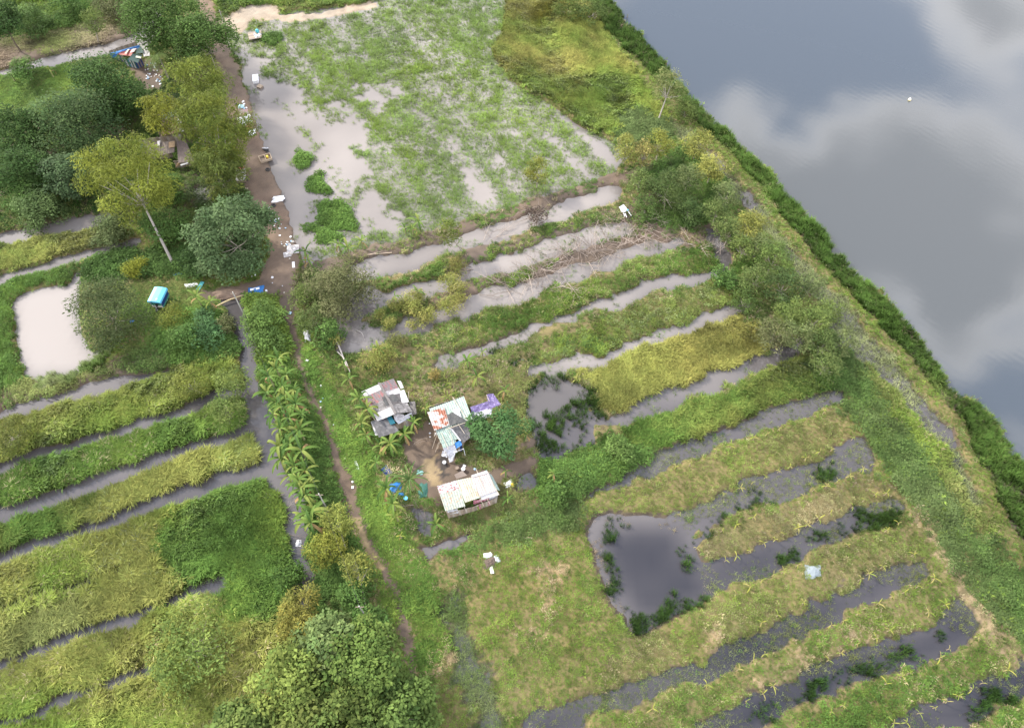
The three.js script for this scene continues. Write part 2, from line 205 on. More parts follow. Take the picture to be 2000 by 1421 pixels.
// yard of the huts: bare earth
fill([[775, 880], [830, 845], [845, 822], [865, 838], [872, 880], [905, 912], [940, 915], [1000, 905], [1050, 895], [1052, 880], [1010, 862], [1040, 850], [1060, 905], [1010, 935], [965, 945], [880, 955], [865, 990], [845, 1000], [830, 960], [805, 915]], { soil: 1, zone: 0, h: .42, dry: 1 });
fill([[825, 905], [850, 895], [868, 930], [870, 960], [850, 955], [835, 930]], { soil: 3, zone: 0 }); fill([[850, 880], [872, 900], [890, 930], [880, 945], [868, 925]], { soil: 6, zone: 0 });
fill([[1000, 935], [1030, 920], [1055, 935], [1050, 955], [1010, 960]], { h: -.1, soil: 4, zone: 0, silt: .6 });
fill([[790, 1000], [815, 990], [840, 1010], [845, 1040], [820, 1060], [800, 1035]], { h: -.1, soil: 4, zone: zThin, silt: .3 });
// mud at the plot's rear corner where cut branches lie
fill([[1060, 520], [1150, 482], [1250, 462], [1290, 470], [1240, 490], [1150, 515], [1075, 545]], { soil: 1, zone: 0, h: .18, dry: 1 });
fill([[1030, 540], [1060, 522], [1080, 540], [1050, 560]], { soil: 1, zone: 0, dry: 1 });
fill([[910, 490], [950, 478], [955, 500], [925, 515]], { soil: 1, zone: 0, dry: 1 });
const zCorner = Z('corner_weeds', 'rank weeds under the trees at the rear right corner of the plot', [['herb', 6, C.herb, C.grn, .5, .8], ['tall', 3, C.grn, C.oli, .6, .6]]);
fill([[1230, 325], [1330, 295], [1425, 340], [1450, 480], [1400, 500], [1340, 450], [1260, 425], [1290, 380]], { zone: zCorner, dry: 1 });
// wet corner under the trees on the right edge of the plot
fill([[1380, 440], [1415, 470], [1430, 520], [1445, 560], [1420, 555], [1400, 520], [1375, 470]], { soil: 4, h: -.12, silt: .4, zone: zThin });
fill([[1500, 690], [1540, 665], [1555, 690], [1520, 712]], { soil: 4, h: -.12, silt: .4, zone: zThin });
const zPud = Z('puddle_grass', 'thick sedge growing through the long shallow puddle on the lower lawn', [['emerg', 16, C.swamp, C.grn, .34, 1]]);
// puddles on the grass below the plot
fill([[815, 1075], [850, 1062], [905, 1040], [925, 1045], [880, 1075], [850, 1100], [825, 1105]], { h: -.07, soil: 4, silt: .75, zone: zThin });
stroke([[872, 1200, 1.2], [890, 1263], [924, 1339, 1.2], [948, 1440, 1.3]], 2.6, { h: -.03, soil: 4, silt: .25, zone: zPud }, 1.8);
// ---- left side: overgrown beds
const zL = [
  Z('left_bed_grass', 'yellow green lodged grass of the topmost left bed', [['tall', 12, C.ygr, C.yel, 1.05, 1], ['tall', 2, C.pale, C.tan, .9, .4]]),
  Z('left_bed_grass', 'pale streaked grass of the second left bed', [['tall', 12, C.ygr, C.grn, 1.05, 1], ['tall', 2.5, C.pale, C.tan, 1.0, .5]]),
  Z('left_bed_grass', 'bright yellow green grass of the third left bed', [['tall', 12, C.yel, C.grn, 1.05, 1], ['tall', 2, C.pale, C.ygr, 1.0, .5]]),
  Z('left_bed_grass', 'golden and pale grass of the fourth left bed', [['tall', 12, C.yel, C.ygr, 1.1, 1], ['tall', 2.5, C.pale, C.tan, 1.0, .5]]),
  Z('left_bed_grass', 'olive gold grass of the fifth left bed', [['tall', 11, C.yel, C.oli, 1.1, 1], ['herb', 2, C.herb, C.grn, .6, .5]]),
  Z('left_bed_grass', 'pale yellow grass in the bottom left corner', [['tall', 12, C.ygr, C.yel, 1.1, 1], ['tall', 2, C.tan, C.tan, 1.0, .4]])];
fill([[-60, 850], [20, 812], [120, 788], [240, 750], [330, 722], [440, 705], [480, 720], [490, 770], [400, 785], [300, 820], [150, 868], [-60, 935]], { soil: 0, zone: zL[0], h: .5 });
fill([[-60, 930], [150, 868], [300, 820], [400, 785], [490, 770], [515, 830], [424, 863], [287, 909], [136, 966], [-60, 1020]], { soil: 0, zone: zL[1], h: .5 });
fill([[-60, 1020], [136, 966], [287, 909], [424, 863], [515, 830], [545, 912], [424, 942], [303, 984], [103, 1060], [-60, 1115]], { soil: 0, zone: zL[2], h: .5 });
fill([[-60, 1115], [103, 1060], [303, 984], [424, 942], [545, 912], [585, 1000], [590, 1150], [430, 1140], [300, 1130], [100, 1180], [-60, 1230]], { soil: 0, zone: zL[3], h: .5 });
fill([[-60, 1230], [100, 1180], [300, 1130], [430, 1140], [600, 1150], [620, 1240], [348, 1172], [151, 1248], [-60, 1320]], { soil: 0, zone: zL[4], h: .45 });
fill([[-60, 1320], [151, 1248], [348, 1172], [620, 1240], [640, 1460], [-60, 1460]], { soil: 0, zone: zL[5], h: .5 });
const zLH = Z('bramble_patch', 'dark green leafy brambles at the right end of the fourth left bed', [['tall', 10, C.grn, C.ygr, .95, 1], ['herb', 3, C.herb, C.grn, .6, .6]]);
fill([[330, 1015], [424, 950], [530, 925], [560, 975], [578, 1060], [590, 1150], [560, 1210], [470, 1230], [400, 1165], [335, 1120], [300, 1075]], { soil: 0, zone: zLH, h: .55 });
const dl = { h: -.3, soil: 4, zone: 0, silt: .42 };
stroke([[10, 812, .8], [80, 790, 1.1], [160, 770, 1.2], [239, 748, 1.1], [330, 718, .7]], 2.6, { ...dl, silt: .55 }, .6);
stroke([[-40, 928], [51, 897], [151, 869], [297, 821], [375, 800, 1.2], [402, 785], [470, 765, .9]], 2.2, dl, .6);
stroke([[-40, 1020], [0, 1005, 1.3], [136, 966, 1.2], [287, 909], [424, 863], [500, 830]], 2.4, dl, .6);
stroke([[-40, 1108], [103, 1060], [212, 1021], [303, 984, 1.1], [424, 942, 1.1], [545, 912, 1.3]], 2.3, dl, .6);
stroke([[-40, 1318], [151, 1248], [348, 1172], [430, 1140, .8]], 1.7, dl);
stroke([[-40, 1425], [136, 1369], [290, 1312]], 1.6, dl);
stroke([[-40, 1210], [80, 1165], [200, 1125], [300, 1090, .7]], 1.0, dl);
// the canal along the bananas
stroke([[440, 590, .7], [465, 600], [480, 650, .9], [484, 700], [488, 745, .6], [500, 790, 1.2], [517, 845, 1.2], [534, 905, 1.1], [560, 950, 1.3], [576, 985], [582, 1040], [585, 1090, .7], [600, 1170, .7]], 3.0, { ...dl, silt: .45 }, .6);
const zCanal = Z('canal_bank_herbs', 'green herbs on the bank between canal and track', [['herb', 8, C.grn, C.herb, .6, 1], ['mid', 2, C.ygr, C.grn, .5, .5]]);
fill([[505, 690], [545, 680], [600, 790], [640, 880], [660, 960], [680, 1050], [720, 1120], [700, 1200], [620, 1200], [590, 1100], [590, 1010], [565, 945], [540, 900], [520, 830], [505, 770]], { zone: zCanal, dry: 1 });
const zDrySedge = Z('dead_sedge', 'dead brown sedge along the canal edge', [['tall', 8, C.dry, C.tan, .8, 1]]);
stroke([[548, 950], [562, 985], [570, 1025], [578, 1065]], 1.3, { zone: zDrySedge, dry: 1 });
// ---- garden with the milky pond
const zGarden = Z('garden_grass', 'worn grass of the yard round the blue covered cart', [['short', 9, C.grn, C.oli, .2, .8], ['mid', 1.5, C.grn, C.herb, .4, .5]]);
fill([[230, 560], [330, 540], [440, 560], [480, 580], [440, 600], [330, 650], [290, 690], [250, 700], [230, 640]], { zone: zGarden, soil: 7 });
fill([[280, 545], [330, 545], [345, 570], [300, 580]], { soil: 3 }); fill([[390, 570], [470, 560], [540, 540], [560, 570], [500, 580], [440, 600], [400, 590]], { soil: 1, zone: 0 });
const zGHerb = Z('garden_shrubbery', 'dense green herbs and vines behind the garden tree', [['herb', 9.5, C.herb, C.grn, .85, 1]]);
fill([[300, 660], [350, 610], [430, 620], [450, 650], [470, 690], [430, 705], [330, 715], [250, 730], [210, 735], [230, 700], [290, 690]], { zone: zGHerb, h: .6 });
const zGHerb2 = Z('garden_shrubbery', 'bright green bushes between the canal and the earth track', [['herb', 9.5, C.grn, C.ygr, .9, 1]]);
fill([[470, 590], [500, 580], [540, 590], [560, 640], [575, 690], [540, 700], [500, 690], [485, 650]], { zone: zGHerb2, h: .6, dry: 1 });
const zGHerb3 = Z('garden_shrubbery', 'low dark green shrubs above the garden yard', [['herb', 9, C.herb, C.dgr, .8, 1]]);
fill([[160, 530], [240, 490], [340, 500], [390, 470], [400, 540], [350, 545], [300, 535], [230, 545], [170, 550]], { zone: zGHerb3, h: .5 });
const zPondW = Z('pond_edge_weeds', 'yellow green weeds round the milky pond', [['tall', 9, C.ygr, C.grn, .7, 1], ['herb', 2, C.grn, C.herb, .6, .6]]);
fill([[-60, 560], [100, 530], [150, 520], [160, 545], [40, 570], [20, 600], [45, 745], [60, 770], [-60, 820]], { zone: zPondW, h: .45 });
const zPondS = Z('pond_edge_brush', 'dark weeds and brown brush below the milky pond', [['herb', 7, C.herb, C.oli, .55, .8], ['tall', 2.5, C.dry, C.oli, .6, .6]]);
fill([[40, 750], [80, 740], [180, 720], [230, 700], [300, 690], [340, 700], [320, 725], [230, 752], [110, 785], [10, 815], [-60, 830], [-60, 790]], { zone: zPondS, soil: 1 });
fill([[24, 588], [42, 574], [142, 552], [148, 530], [160, 535], [158, 555], [152, 575], [152, 620], [162, 660], [178, 690], [212, 678], [206, 700], [180, 720], [75, 744], [46, 738], [40, 700], [35, 660], [28, 620]], { h: -.6, soil: 4, zone: 0, silt: 1 }, .35);
const zPondR = Z('pond_rushes', 'upright grey green rushes at the lower edge of the milky pond', [['reed', 9, C.pale, C.grn, .9, 1]]);
stroke([[85, 745], [130, 735], [180, 715], [205, 690]], 1.8, { zone: zPondR, h: .0 });
const zBandM = Z('left_strip_grass', 'yellow green grass strip between two left ditches', [['tall', 11, C.yel, C.grn, .8, 1]]);
fill([[-60, 500], [60, 470], [150, 452], [230, 440], [250, 470], [200, 480], [100, 505], [-60, 545]], { zone: zBandM, h: .42 });
stroke([[-40, 560], [0, 548], [60, 530], [130, 508], [206, 490], [266, 476]], 2.0, { ...dl, silt: .62 }, .6);
stroke([[-40, 482], [0, 472, 1.1], [60, 455, 1.2], [150, 438, 1.3], [205, 425, .8]], 3.0, { ...dl, silt: .72 }, .7);
// ---- upper left
const zUL = Z('grove_floor_grass', 'patchy grass and leaf litter under the upper left trees', [['mid', 4, C.grn, C.oli, .45, .8], ['herb', 2.5, C.herb, C.dgr, .6, .7]]);
fill([[-60, 250], [60, 210], [300, 180], [440, 110], [500, 280], [530, 400], [545, 470], [400, 470], [250, 440], [-60, 460]], { zone: zUL, soil: 1 });
const zULg = Z('grove_lawn', 'smooth mown grass clearing in the upper left', [['short', 12, C.ygr, C.grn, .2, 1]]);
fill([[-60, 160], [60, 145], [130, 130], [180, 130], [150, 180], [120, 205], [60, 215], [-60, 250]], { zone: zULg, h: .4 });
const zULt = Z('far_left_scrub', 'rough yellow green scrub grass in the top left corner', [['tall', 7, C.ygr, C.grn, .75, 1], ['herb', 3, C.herb, C.grn, .7, .6]]);
fill([[-60, -60], [320, -60], [270, 30], [200, 60], [100, 60], [-60, 80]], { zone: zULt });
const zULm = Z('far_left_turf', 'thin brown turf beside the top left canal', [['short', 6, C.oli, C.dry, .22, .8]]);
fill([[-60, 80], [60, 70], [150, 50], [250, 20], [290, 20], [285, 50], [260, 75], [130, 105], [50, 125], [-60, 145]], { zone: zULm, soil: 1 });
stroke([[-30, 152, .5], [57, 131, .9], [136, 112], [212, 96, 1.1], [272, 82, 1.4], [288, 60, 1.2], [298, 30, 1.1]], 4.0, { ...dl, silt: .8 }, .6);
fill([[250, 130], [300, 118], [330, 140], [310, 175], [290, 180]], { soil: 1, zone: 0 }); fill([[365, 365], [410, 360], [420, 400], [380, 405]], { h: -.1, soil: 4, zone: 0, silt: .6 });
// ---- the earth track
fill([[425, 125], [462, 128], [476, 165], [491, 210], [505, 262], [520, 296], [536, 342], [552, 385], [567, 432], [584, 485], [590, 515], [575, 560], [585, 610], [560, 600], [545, 560], [505, 545], [530, 500], [508, 440], [484, 370], [464, 310], [450, 250], [436, 190], [420, 150]], { soil: 2, zone: 0, h: .4 }, .5);
stroke([[388, -20], [410, 30], [430, 80], [440, 125]], 3.2, { soil: 2, zone: 0, h: .36 });
const zTrack = Z('track_grass', 'short trodden grass along the track', [['short', 13, C.grn, C.ygr, .2, 1], ['mid', 1.2, C.ygr, C.oli, .3, .5]]);
fill([[565, 600], [590, 620], [610, 690], [640, 740], [680, 820], [720, 900], [760, 1000], [790, 1080], [850, 1140], [860, 1220], [840, 1300], [830, 1440], [780, 1440], [780, 1240], [740, 1150], [690, 1080], [660, 960], [640, 880], [610, 800], [570, 700]], { zone: zTrack, soil: 7, dry: 1 });
stroke([[560, 590, 2.2], [572, 650, 1.5], [590, 720], [605, 765], [625, 805], [645, 855], [668, 915, 1.6], [685, 965, 2.2], [692, 1010, 1.6], [715, 1065, 1.7], [742, 1110, 1.3], [770, 1155], [790, 1205], [800, 1260], [803, 1330, .8]], 1.25, { soil: 1, zone: 0, dry: 1, h: .33 }, .35);
stroke([[690, 1020], [708, 1065], [735, 1110]], 1.5, { soil: 3, zone: 0, dry: 1, h: .34 }, .35);
stroke([[780, 1190], [787, 1240], [792, 1290]], .5, { soil: 1, zone: 0, dry: 1, h: .33 }, .2);
// worn earth and straw patches on the open grass
const zBare = Z('worn_turf', 'worn tan patches on the open grass', [['mid', 4.5, C.tan, C.tan, .3, 1], ['mid', 1.5, C.oli, C.ygr, .3, .6]]);
for (const [u, v, r] of [[1075, 1150, 2.4], [1010, 1240, 1.6], [1060, 1237, 1.5], [840, 1290, 1.8], [868, 1310, 1.3], [1660, 1240, 2.2], [1580, 1280, 1.6], [1545, 1300, 1.6], [1485, 1320, 1.6], [1625, 1275, 1.2], [1330, 1310, 1.0], [1400, 1255, 1.8], [780, 1110, 1.2]]) stroke([[u - 6, v + 3], [u + 6, v - 3]], r, { soil: 3, zone: zBare, dry: 1 }, 2.6);
// ---- soften the banks and roughen the ground
{
  for (let pass = 0; pass < 2; pass++) { const src = hgt.slice(); for (let j = 1; j < NZ - 1; j++) for (let i = 1; i < NX - 1; i++) { const k = i + j * NX; hgt[k] = (src[k] * 2 + src[k - 1] + src[k + 1] + src[k - NX] + src[k + NX]) / 6; } }
  for (let pass = 0; pass < 24; pass++) { const src = silt.slice(); for (let j = 1; j < NZ - 1; j++) for (let i = 1; i < NX - 1; i++) { const k = i + j * NX; silt[k] = (src[k] + src[k - 1] + src[k + 1] + src[k - NX] + src[k + NX]) / 5; } }
  for (let j = 0; j < NZ; j++) for (let i = 0; i < NX; i++) { const x = X0 + i * CELL, z = Z0 + j * CELL; hgt[i + j * NX] += (fbm(x * .5, z * .5, 21, 3) - .5) * .16 + (vn(x * 2.3, z * 2.3, 22) - .5) * .05; }
}
const zFringe = Z('water_edge_grass', 'scattered grass shoots along the water edges', [['emerg', 5.5, C.swamp, C.grn, .38, .55]]);
for (let k = 0; k < NX * NZ; k++) if (zone[k] === 0 && soil[k] === 4 && hgt[k] > -.17 && hgt[k] < .06) zone[k] = zFringe;
const lakeLine = P2(shore);
const LAKE = [...lakeLine, [400, -40], [3000, -40], [3000, -3000], [lakeLine[0][0] - 5, -3000]];
for (let j = 0; j < NZ; j++) for (let i = 0; i < NX; i++) { const x = X0 + i * CELL, z = Z0 + j * CELL; if (inside(LAKE, x + wobX(x, z) * 1.3 + (vn(x * .09, z * .09, 23) - .5) * 3, z + wobZ(x, z) * 1.3)) { hgt[i + j * NX] = -1.2; zone[i + j * NX] = 0; soil[i + j * NX] = 4; } }
// reeds stepping a little into the lake
const cellAt = (x, z) => { const i = Math.round((x - X0) / CELL), j = Math.round((z - Z0) / CELL); return i < 0 || j < 0 || i >= NX || j >= NZ ? -1 : i + j * NX; };
const groundY = (x, z) => { const k = cellAt(x, z); return k < 0 ? .38 : hgt[k]; };
const landAt = (u, v) => { let p = at(u, v, .3); const y = Math.max(groundY(p[0], p[2]), -.25); p = at(u, v, y); p[1] = groundY(p[0], p[2]); return p; };
{
  const ext = [4, 12, 30, 80, 200, 600, 2400], xs = [], zs = [];
  for (const e of [...ext].reverse()) xs.push(X0 - e); for (let i = 0; i < NX; i++) xs.push(X0 + i * CELL); for (const e of ext) xs.push(X0 + (NX - 1) * CELL + e);
  for (const e of [...ext].reverse()) zs.push(Z0 - e); for (let j = 0; j < NZ; j++) zs.push(Z0 + j * CELL); for (const e of ext) zs.push(Z0 + (NZ - 1) * CELL + e);
  const nx = xs.length, nz = zs.length, pos = new Float32Array(nx * nz * 3), col = new Float32Array(nx * nz * 3), uv = new Float32Array(nx * nz * 2), idx = new Uint32Array((nx - 1) * (nz - 1) * 6);
  for (let j = 0; j < nz; j++) for (let i = 0; i < nx; i++) {
    const x = xs[i], z = zs[j], k = j * nx + i, ii = clamp(i - ext.length, 0, NX - 1), jj = clamp(j - ext.length, 0, NZ - 1), kk = ii + jj * NX, core = ii === i - ext.length && jj === j - ext.length;
    let y = hgt[kk]; if (!core) y = inside(LAKE, x, z) ? -1.2 : .4;
    pos[k * 3] = x; pos[k * 3 + 1] = y; pos[k * 3 + 2] = z; uv[k * 2] = x / 3; uv[k * 2 + 1] = z / 3;
    let c = core ? SOILS[soil[kk]] : [.085, .105, .035]; const n = fbm(x * .8, z * .8, 33, 4), m = fbm(x * .15, z * .15, 34, 3);
    c = mix3(c, [c[0] * 1.25, c[1] * 1.1, c[2] * .95], m); const g = .62 + n * .76;
    col[k * 3] = c[0] * g; col[k * 3 + 1] = c[1] * g; col[k * 3 + 2] = c[2] * g;
  }
  let q = 0; for (let j = 0; j < nz - 1; j++) for (let i = 0; i < nx - 1; i++) { const a = j * nx + i, b = a + 1, c = a + nx, d = c + 1; idx[q++] = a; idx[q++] = c; idx[q++] = b; idx[q++] = b; idx[q++] = c; idx[q++] = d; }
  const g = new THREE.BufferGeometry(); g.setAttribute('position', new THREE.BufferAttribute(pos, 3)); g.setAttribute('color', new THREE.BufferAttribute(col, 3)); g.setAttribute('uv', new THREE.BufferAttribute(uv, 2)); g.setIndex(new THREE.BufferAttribute(idx, 1)); g.computeVertexNormals();
  // fine grain of earth, crumbs and dead blades
  const T = 512, td = new Uint8Array(T * T * 4); for (let j = 0; j < T; j++) for (let i = 0; i < T; i++) { const w = (x, y, p) => vn(((x % p) + p) % p, ((y % p) + p) % p, 61); const n = .5 * h2(i >> 1, j >> 1, 7) + .3 * h2(i >> 2, j >> 2, 8) + .2 * h2(i, j, 9); const v = 150 + n * 105; const o = (j * T + i) * 4; td[o] = v; td[o + 1] = v * .98; td[o + 2] = v * .95; td[o + 3] = 255; }
  const tx = new THREE.DataTexture(td, T, T, THREE.RGBAFormat); tx.wrapS = tx.wrapT = THREE.RepeatWrapping; tx.magFilter = THREE.LinearFilter; tx.colorSpace = THREE.SRGBColorSpace; tx.needsUpdate = true;
  const m = new THREE.Mesh(g, new THREE.MeshStandardMaterial({ vertexColors: true, roughness: .95, map: tx })); m.name = 'ground'; m.receiveShadow = true; m.userData = { kind: 'structure', label: 'grassy raised beds and muddy earth' }; scene.add(m);
}
// ---------------------------------------------------------------- water
{
  // silty ditch and field water: the colour is the suspended mud
  const s = 1, nx = 237, nz = 165, pos = [], col = [], idx = [], bx = -118, bz = -160;
  for (let j = 0; j < nz; j++) for (let i = 0; i < nx; i++) { const x = bx + i * s, z = bz + j * s; pos.push(x, 0, z); const k = cellAt(x, z), t = clamp((k < 0 ? .4 : silt[k]) + (fbm(x * .07, z * .07, 44, 4) - .5) * .5, 0, 1); const c = t < .5 ? mix3([.019, .018, .022], [.085, .077, .077], t * 2) : mix3([.085, .077, .077], [.245, .22, .205], t * 2 - 1); col.push(...c); }
  for (let j = 0; j < nz - 1; j++) for (let i = 0; i < nx - 1; i++) { const x = bx + (i + .5) * s, z = bz + (j + .5) * s; if (inside(LAKE, x + 2.4, z - 1.4)) continue; const a = j * nx + i; idx.push(a, a + nx, a + 1, a + 1, a + nx, a + nx + 1); }
  const g = new THREE.BufferGeometry(); g.setAttribute('position', new THREE.Float32BufferAttribute(pos, 3)); g.setAttribute('color', new THREE.Float32BufferAttribute(col, 3)); g.setIndex(idx); g.computeVertexNormals();
  const m = new THREE.Mesh(g, new THREE.MeshPhysicalMaterial({ vertexColors: true, roughness: .05, ior: 1.5 })); m.name = 'flood_water'; m.receiveShadow = true; m.userData = { kind: 'structure', label: 'silty grey brown water in the ditches, ponds and flooded field' }; scene.add(m);
  const shp = new THREE.Shape(); const L = [...lakeLine.map(([x, z]) => [x - 1.6, z + .8]), [400, -30], [3000, -30], [3000, -3000], [lakeLine[0][0] - 6, -3000]];
  L.forEach(([x, z], i) => i ? shp.lineTo(x, -z) : shp.moveTo(x, -z));
  const lg = new THREE.ShapeGeometry(shp); lg.rotateX(-Math.PI / 2); { const p = lg.attributes.position, uv = lg.attributes.uv; for (let i = 0; i < p.count; i++) uv.setXY(i, p.getX(i) / 40, p.getZ(i) / 40); }
  const T = 512, nd = new Uint8Array(T * T * 4), hh = (i, j) => { i = (i + T) % T; j = (j + T) % T; let v = 0; for (let k = 0; k < 14; k++) { const fx = Math.round((h2(k, 1, 5) - .5) * 70), fy = Math.round((h2(k, 2, 5) - .5) * 70 + 14); v += Math.sin((i * fx + j * fy) / T * 2 * Math.PI + k * 1.7) / (6 + Math.hypot(fx, fy)); } return v; };
  for (let j = 0; j < T; j++) for (let i = 0; i < T; i++) { const dx = (hh(i + 1, j) - hh(i - 1, j)) * 6, dy = (hh(i, j + 1) - hh(i, j - 1)) * 6, o = (j * T + i) * 4; nd[o] = 128 - dx * 127; nd[o + 1] = 128 - dy * 127; nd[o + 2] = 255; nd[o + 3] = 255; }
  const nt = new THREE.DataTexture(nd, T, T, THREE.RGBAFormat); nt.wrapS = nt.wrapT = THREE.RepeatWrapping; nt.magFilter = THREE.LinearFilter; nt.needsUpdate = true;
  const lm = new THREE.Mesh(lg, new THREE.MeshPhysicalMaterial({ color: new THREE.Color().setRGB(.042, .05, .057), roughness: .05, ior: 1.8, normalMap: nt, normalScale: new THREE.Vector2(.003, .003) })); lm.position.y = -.06; lm.name = 'lake_water'; lm.receiveShadow = true; lm.userData = { kind: 'structure', label: 'open lake mirroring broken cloud' }; scene.add(lm);
}
// ---------------------------------------------------------------- grasses and herbs
const DENS = 1.35;
const leafMat = new THREE.MeshPhysicalMaterial({ color: 0xffffff, roughness: .9, side: THREE.DoubleSide, transmission: .3, thickness: 0, ior: 1.3, specularIntensity: .3 });
const leafMatV = leafMat.clone(); leafMatV.vertexColors = true;
function faceUp(g) { const p = g.attributes.position, n = g.attributes.normal, ix = g.index.array, a = new THREE.Vector3(), b = new THREE.Vector3(), c = new THREE.Vector3(), m = new THREE.Vector3(); for (let t = 0; t < ix.length; t += 3) { a.fromBufferAttribute(p, ix[t]); b.fromBufferAttribute(p, ix[t + 1]); c.fromBufferAttribute(p, ix[t + 2]); b.sub(a); c.sub(a); b.cross(c); m.fromBufferAttribute(n, ix[t]); if (b.dot(m) < 0) { const q = ix[t + 1]; ix[t + 1] = ix[t + 2]; ix[t + 2] = q; } } return g; }
function bladeSet(seed, n, o) {   // n bent blades
  const R = rng(seed), pos = [], nor = [], idx = [];
  for (let b = 0; b < n; b++) {
    const az = R() * 6.283, r = Math.sqrt(R()) * o.spread, L = o.len * (.6 + .6 * R()), w = o.wid * (.7 + .6 * R()), out = o.lean * (.5 + R()), bx = Math.cos(az) * r, bz = Math.sin(az) * r, a2 = az + (R() - .5) * 2, dx = Math.cos(a2), dz = Math.sin(a2), sx = -dz, sz = dx, i0 = pos.length / 3;
    const pts = [[0, 0, 1], [out * .35, .62, .9], [out, .95 - out * .35, .0]];
    pts.forEach(([q, y, ww], k) => { const cx = bx + dx * q * L, cy = y * L, cz = bz + dz * q * L; const N = [-dx * .35 + sx * 0, 1, -dz * .35]; if (k < 2) { pos.push(cx - sx * w * ww / 2, cy, cz - sz * w * ww / 2, cx + sx * w * ww / 2, cy, cz + sz * w * ww / 2); nor.push(...N, ...N); } else { pos.push(cx, cy, cz); nor.push(...N); } });
    idx.push(i0, i0 + 1, i0 + 2, i0 + 1, i0 + 3, i0 + 2, i0 + 2, i0 + 3, i0 + 4);
  }
  const g = new THREE.BufferGeometry(); g.setAttribute('position', new THREE.Float32BufferAttribute(pos, 3)); g.setAttribute('normal', new THREE.Float32BufferAttribute(nor, 3)); g.setIndex(idx); const nn = g.attributes.normal; for (let i = 0; i < nn.count; i++) { const l = Math.hypot(nn.getX(i), nn.getY(i), nn.getZ(i)); nn.setXYZ(i, nn.getX(i) / l, nn.getY(i) / l, nn.getZ(i) / l); } return faceUp(g);
}
function leafSet(seed, n, o) {    // n rhombic leaves spread through a low mound
  const R = rng(seed), pos = [], nor = [], idx = [];
  for (let b = 0; b < n; b++) {
    const az = R() * 6.283, r = Math.sqrt(R()) * o.spread, y = o.len * (.25 + .75 * R()) * (1 - .5 * (r / o.spread) ** 2), L = o.leaf * (.6 + .8 * R()), w = L * .55, a2 = az + (R() - .5) * 1.6, tilt = (R() - .35) * .9, dx = Math.cos(a2) * Math.cos(tilt), dz = Math.sin(a2) * Math.cos(tilt), dy = -Math.sin(tilt), sx = -Math.sin(a2), sz = Math.cos(a2), roll = (R() - .5) * .8, cx = Math.cos(az) * r, cz = Math.sin(az) * r, i0 = pos.length / 3;
    const N = [Math.cos(a2) * Math.sin(tilt) * .6 + Math.cos(az) * .25, 1, Math.sin(a2) * Math.sin(tilt) * .6 + Math.sin(az) * .25], l = Math.hypot(...N);
    pos.push(cx, y, cz, cx + dx * L * .5 - sx * w / 2, y + dy * L * .5 + roll * w / 2, cz + dz * L * .5 - sz * w / 2, cx + dx * L, y + dy * L, cz + dz * L, cx + dx * L * .5 + sx * w / 2, y + dy * L * .5 - roll * w / 2, cz + dz * L * .5 + sz * w / 2);
    for (let k = 0; k < 4; k++) nor.push(N[0] / l, N[1] / l, N[2] / l); idx.push(i0, i0 + 1, i0 + 2, i0, i0 + 2, i0 + 3);
  }
  const g = new THREE.BufferGeometry(); g.setAttribute('position', new THREE.Float32BufferAttribute(pos, 3)); g.setAttribute('normal', new THREE.Float32BufferAttribute(nor, 3)); g.setIndex(idx); return faceUp(g);
}
const TUFT = {
  tall: [1, 2].map(s => bladeSet(10 + s, 13, { len: 1.1, wid: .075, spread: .3, lean: .8 })),
  mid: [1, 2].map(s => bladeSet(20 + s, 15, { len: 1, wid: .13, spread: .5, lean: .75 })),
  short: [1, 2].map(s => bladeSet(30 + s, 16, { len: 1, wid: .2, spread: 1.3, lean: .9 })),
  reed: [1, 2].map(s => bladeSet(40 + s, 16, { len: 1, wid: .05, spread: .24, lean: .3 })),
  emerg: [1, 2].map(s => bladeSet(50 + s, 9, { len: 1, wid: .085, spread: .45, lean: .75 })),
  herb: [1, 2].map(s => leafSet(60 + s, 36, { len: .85, spread: .6, leaf: .3 })),
};
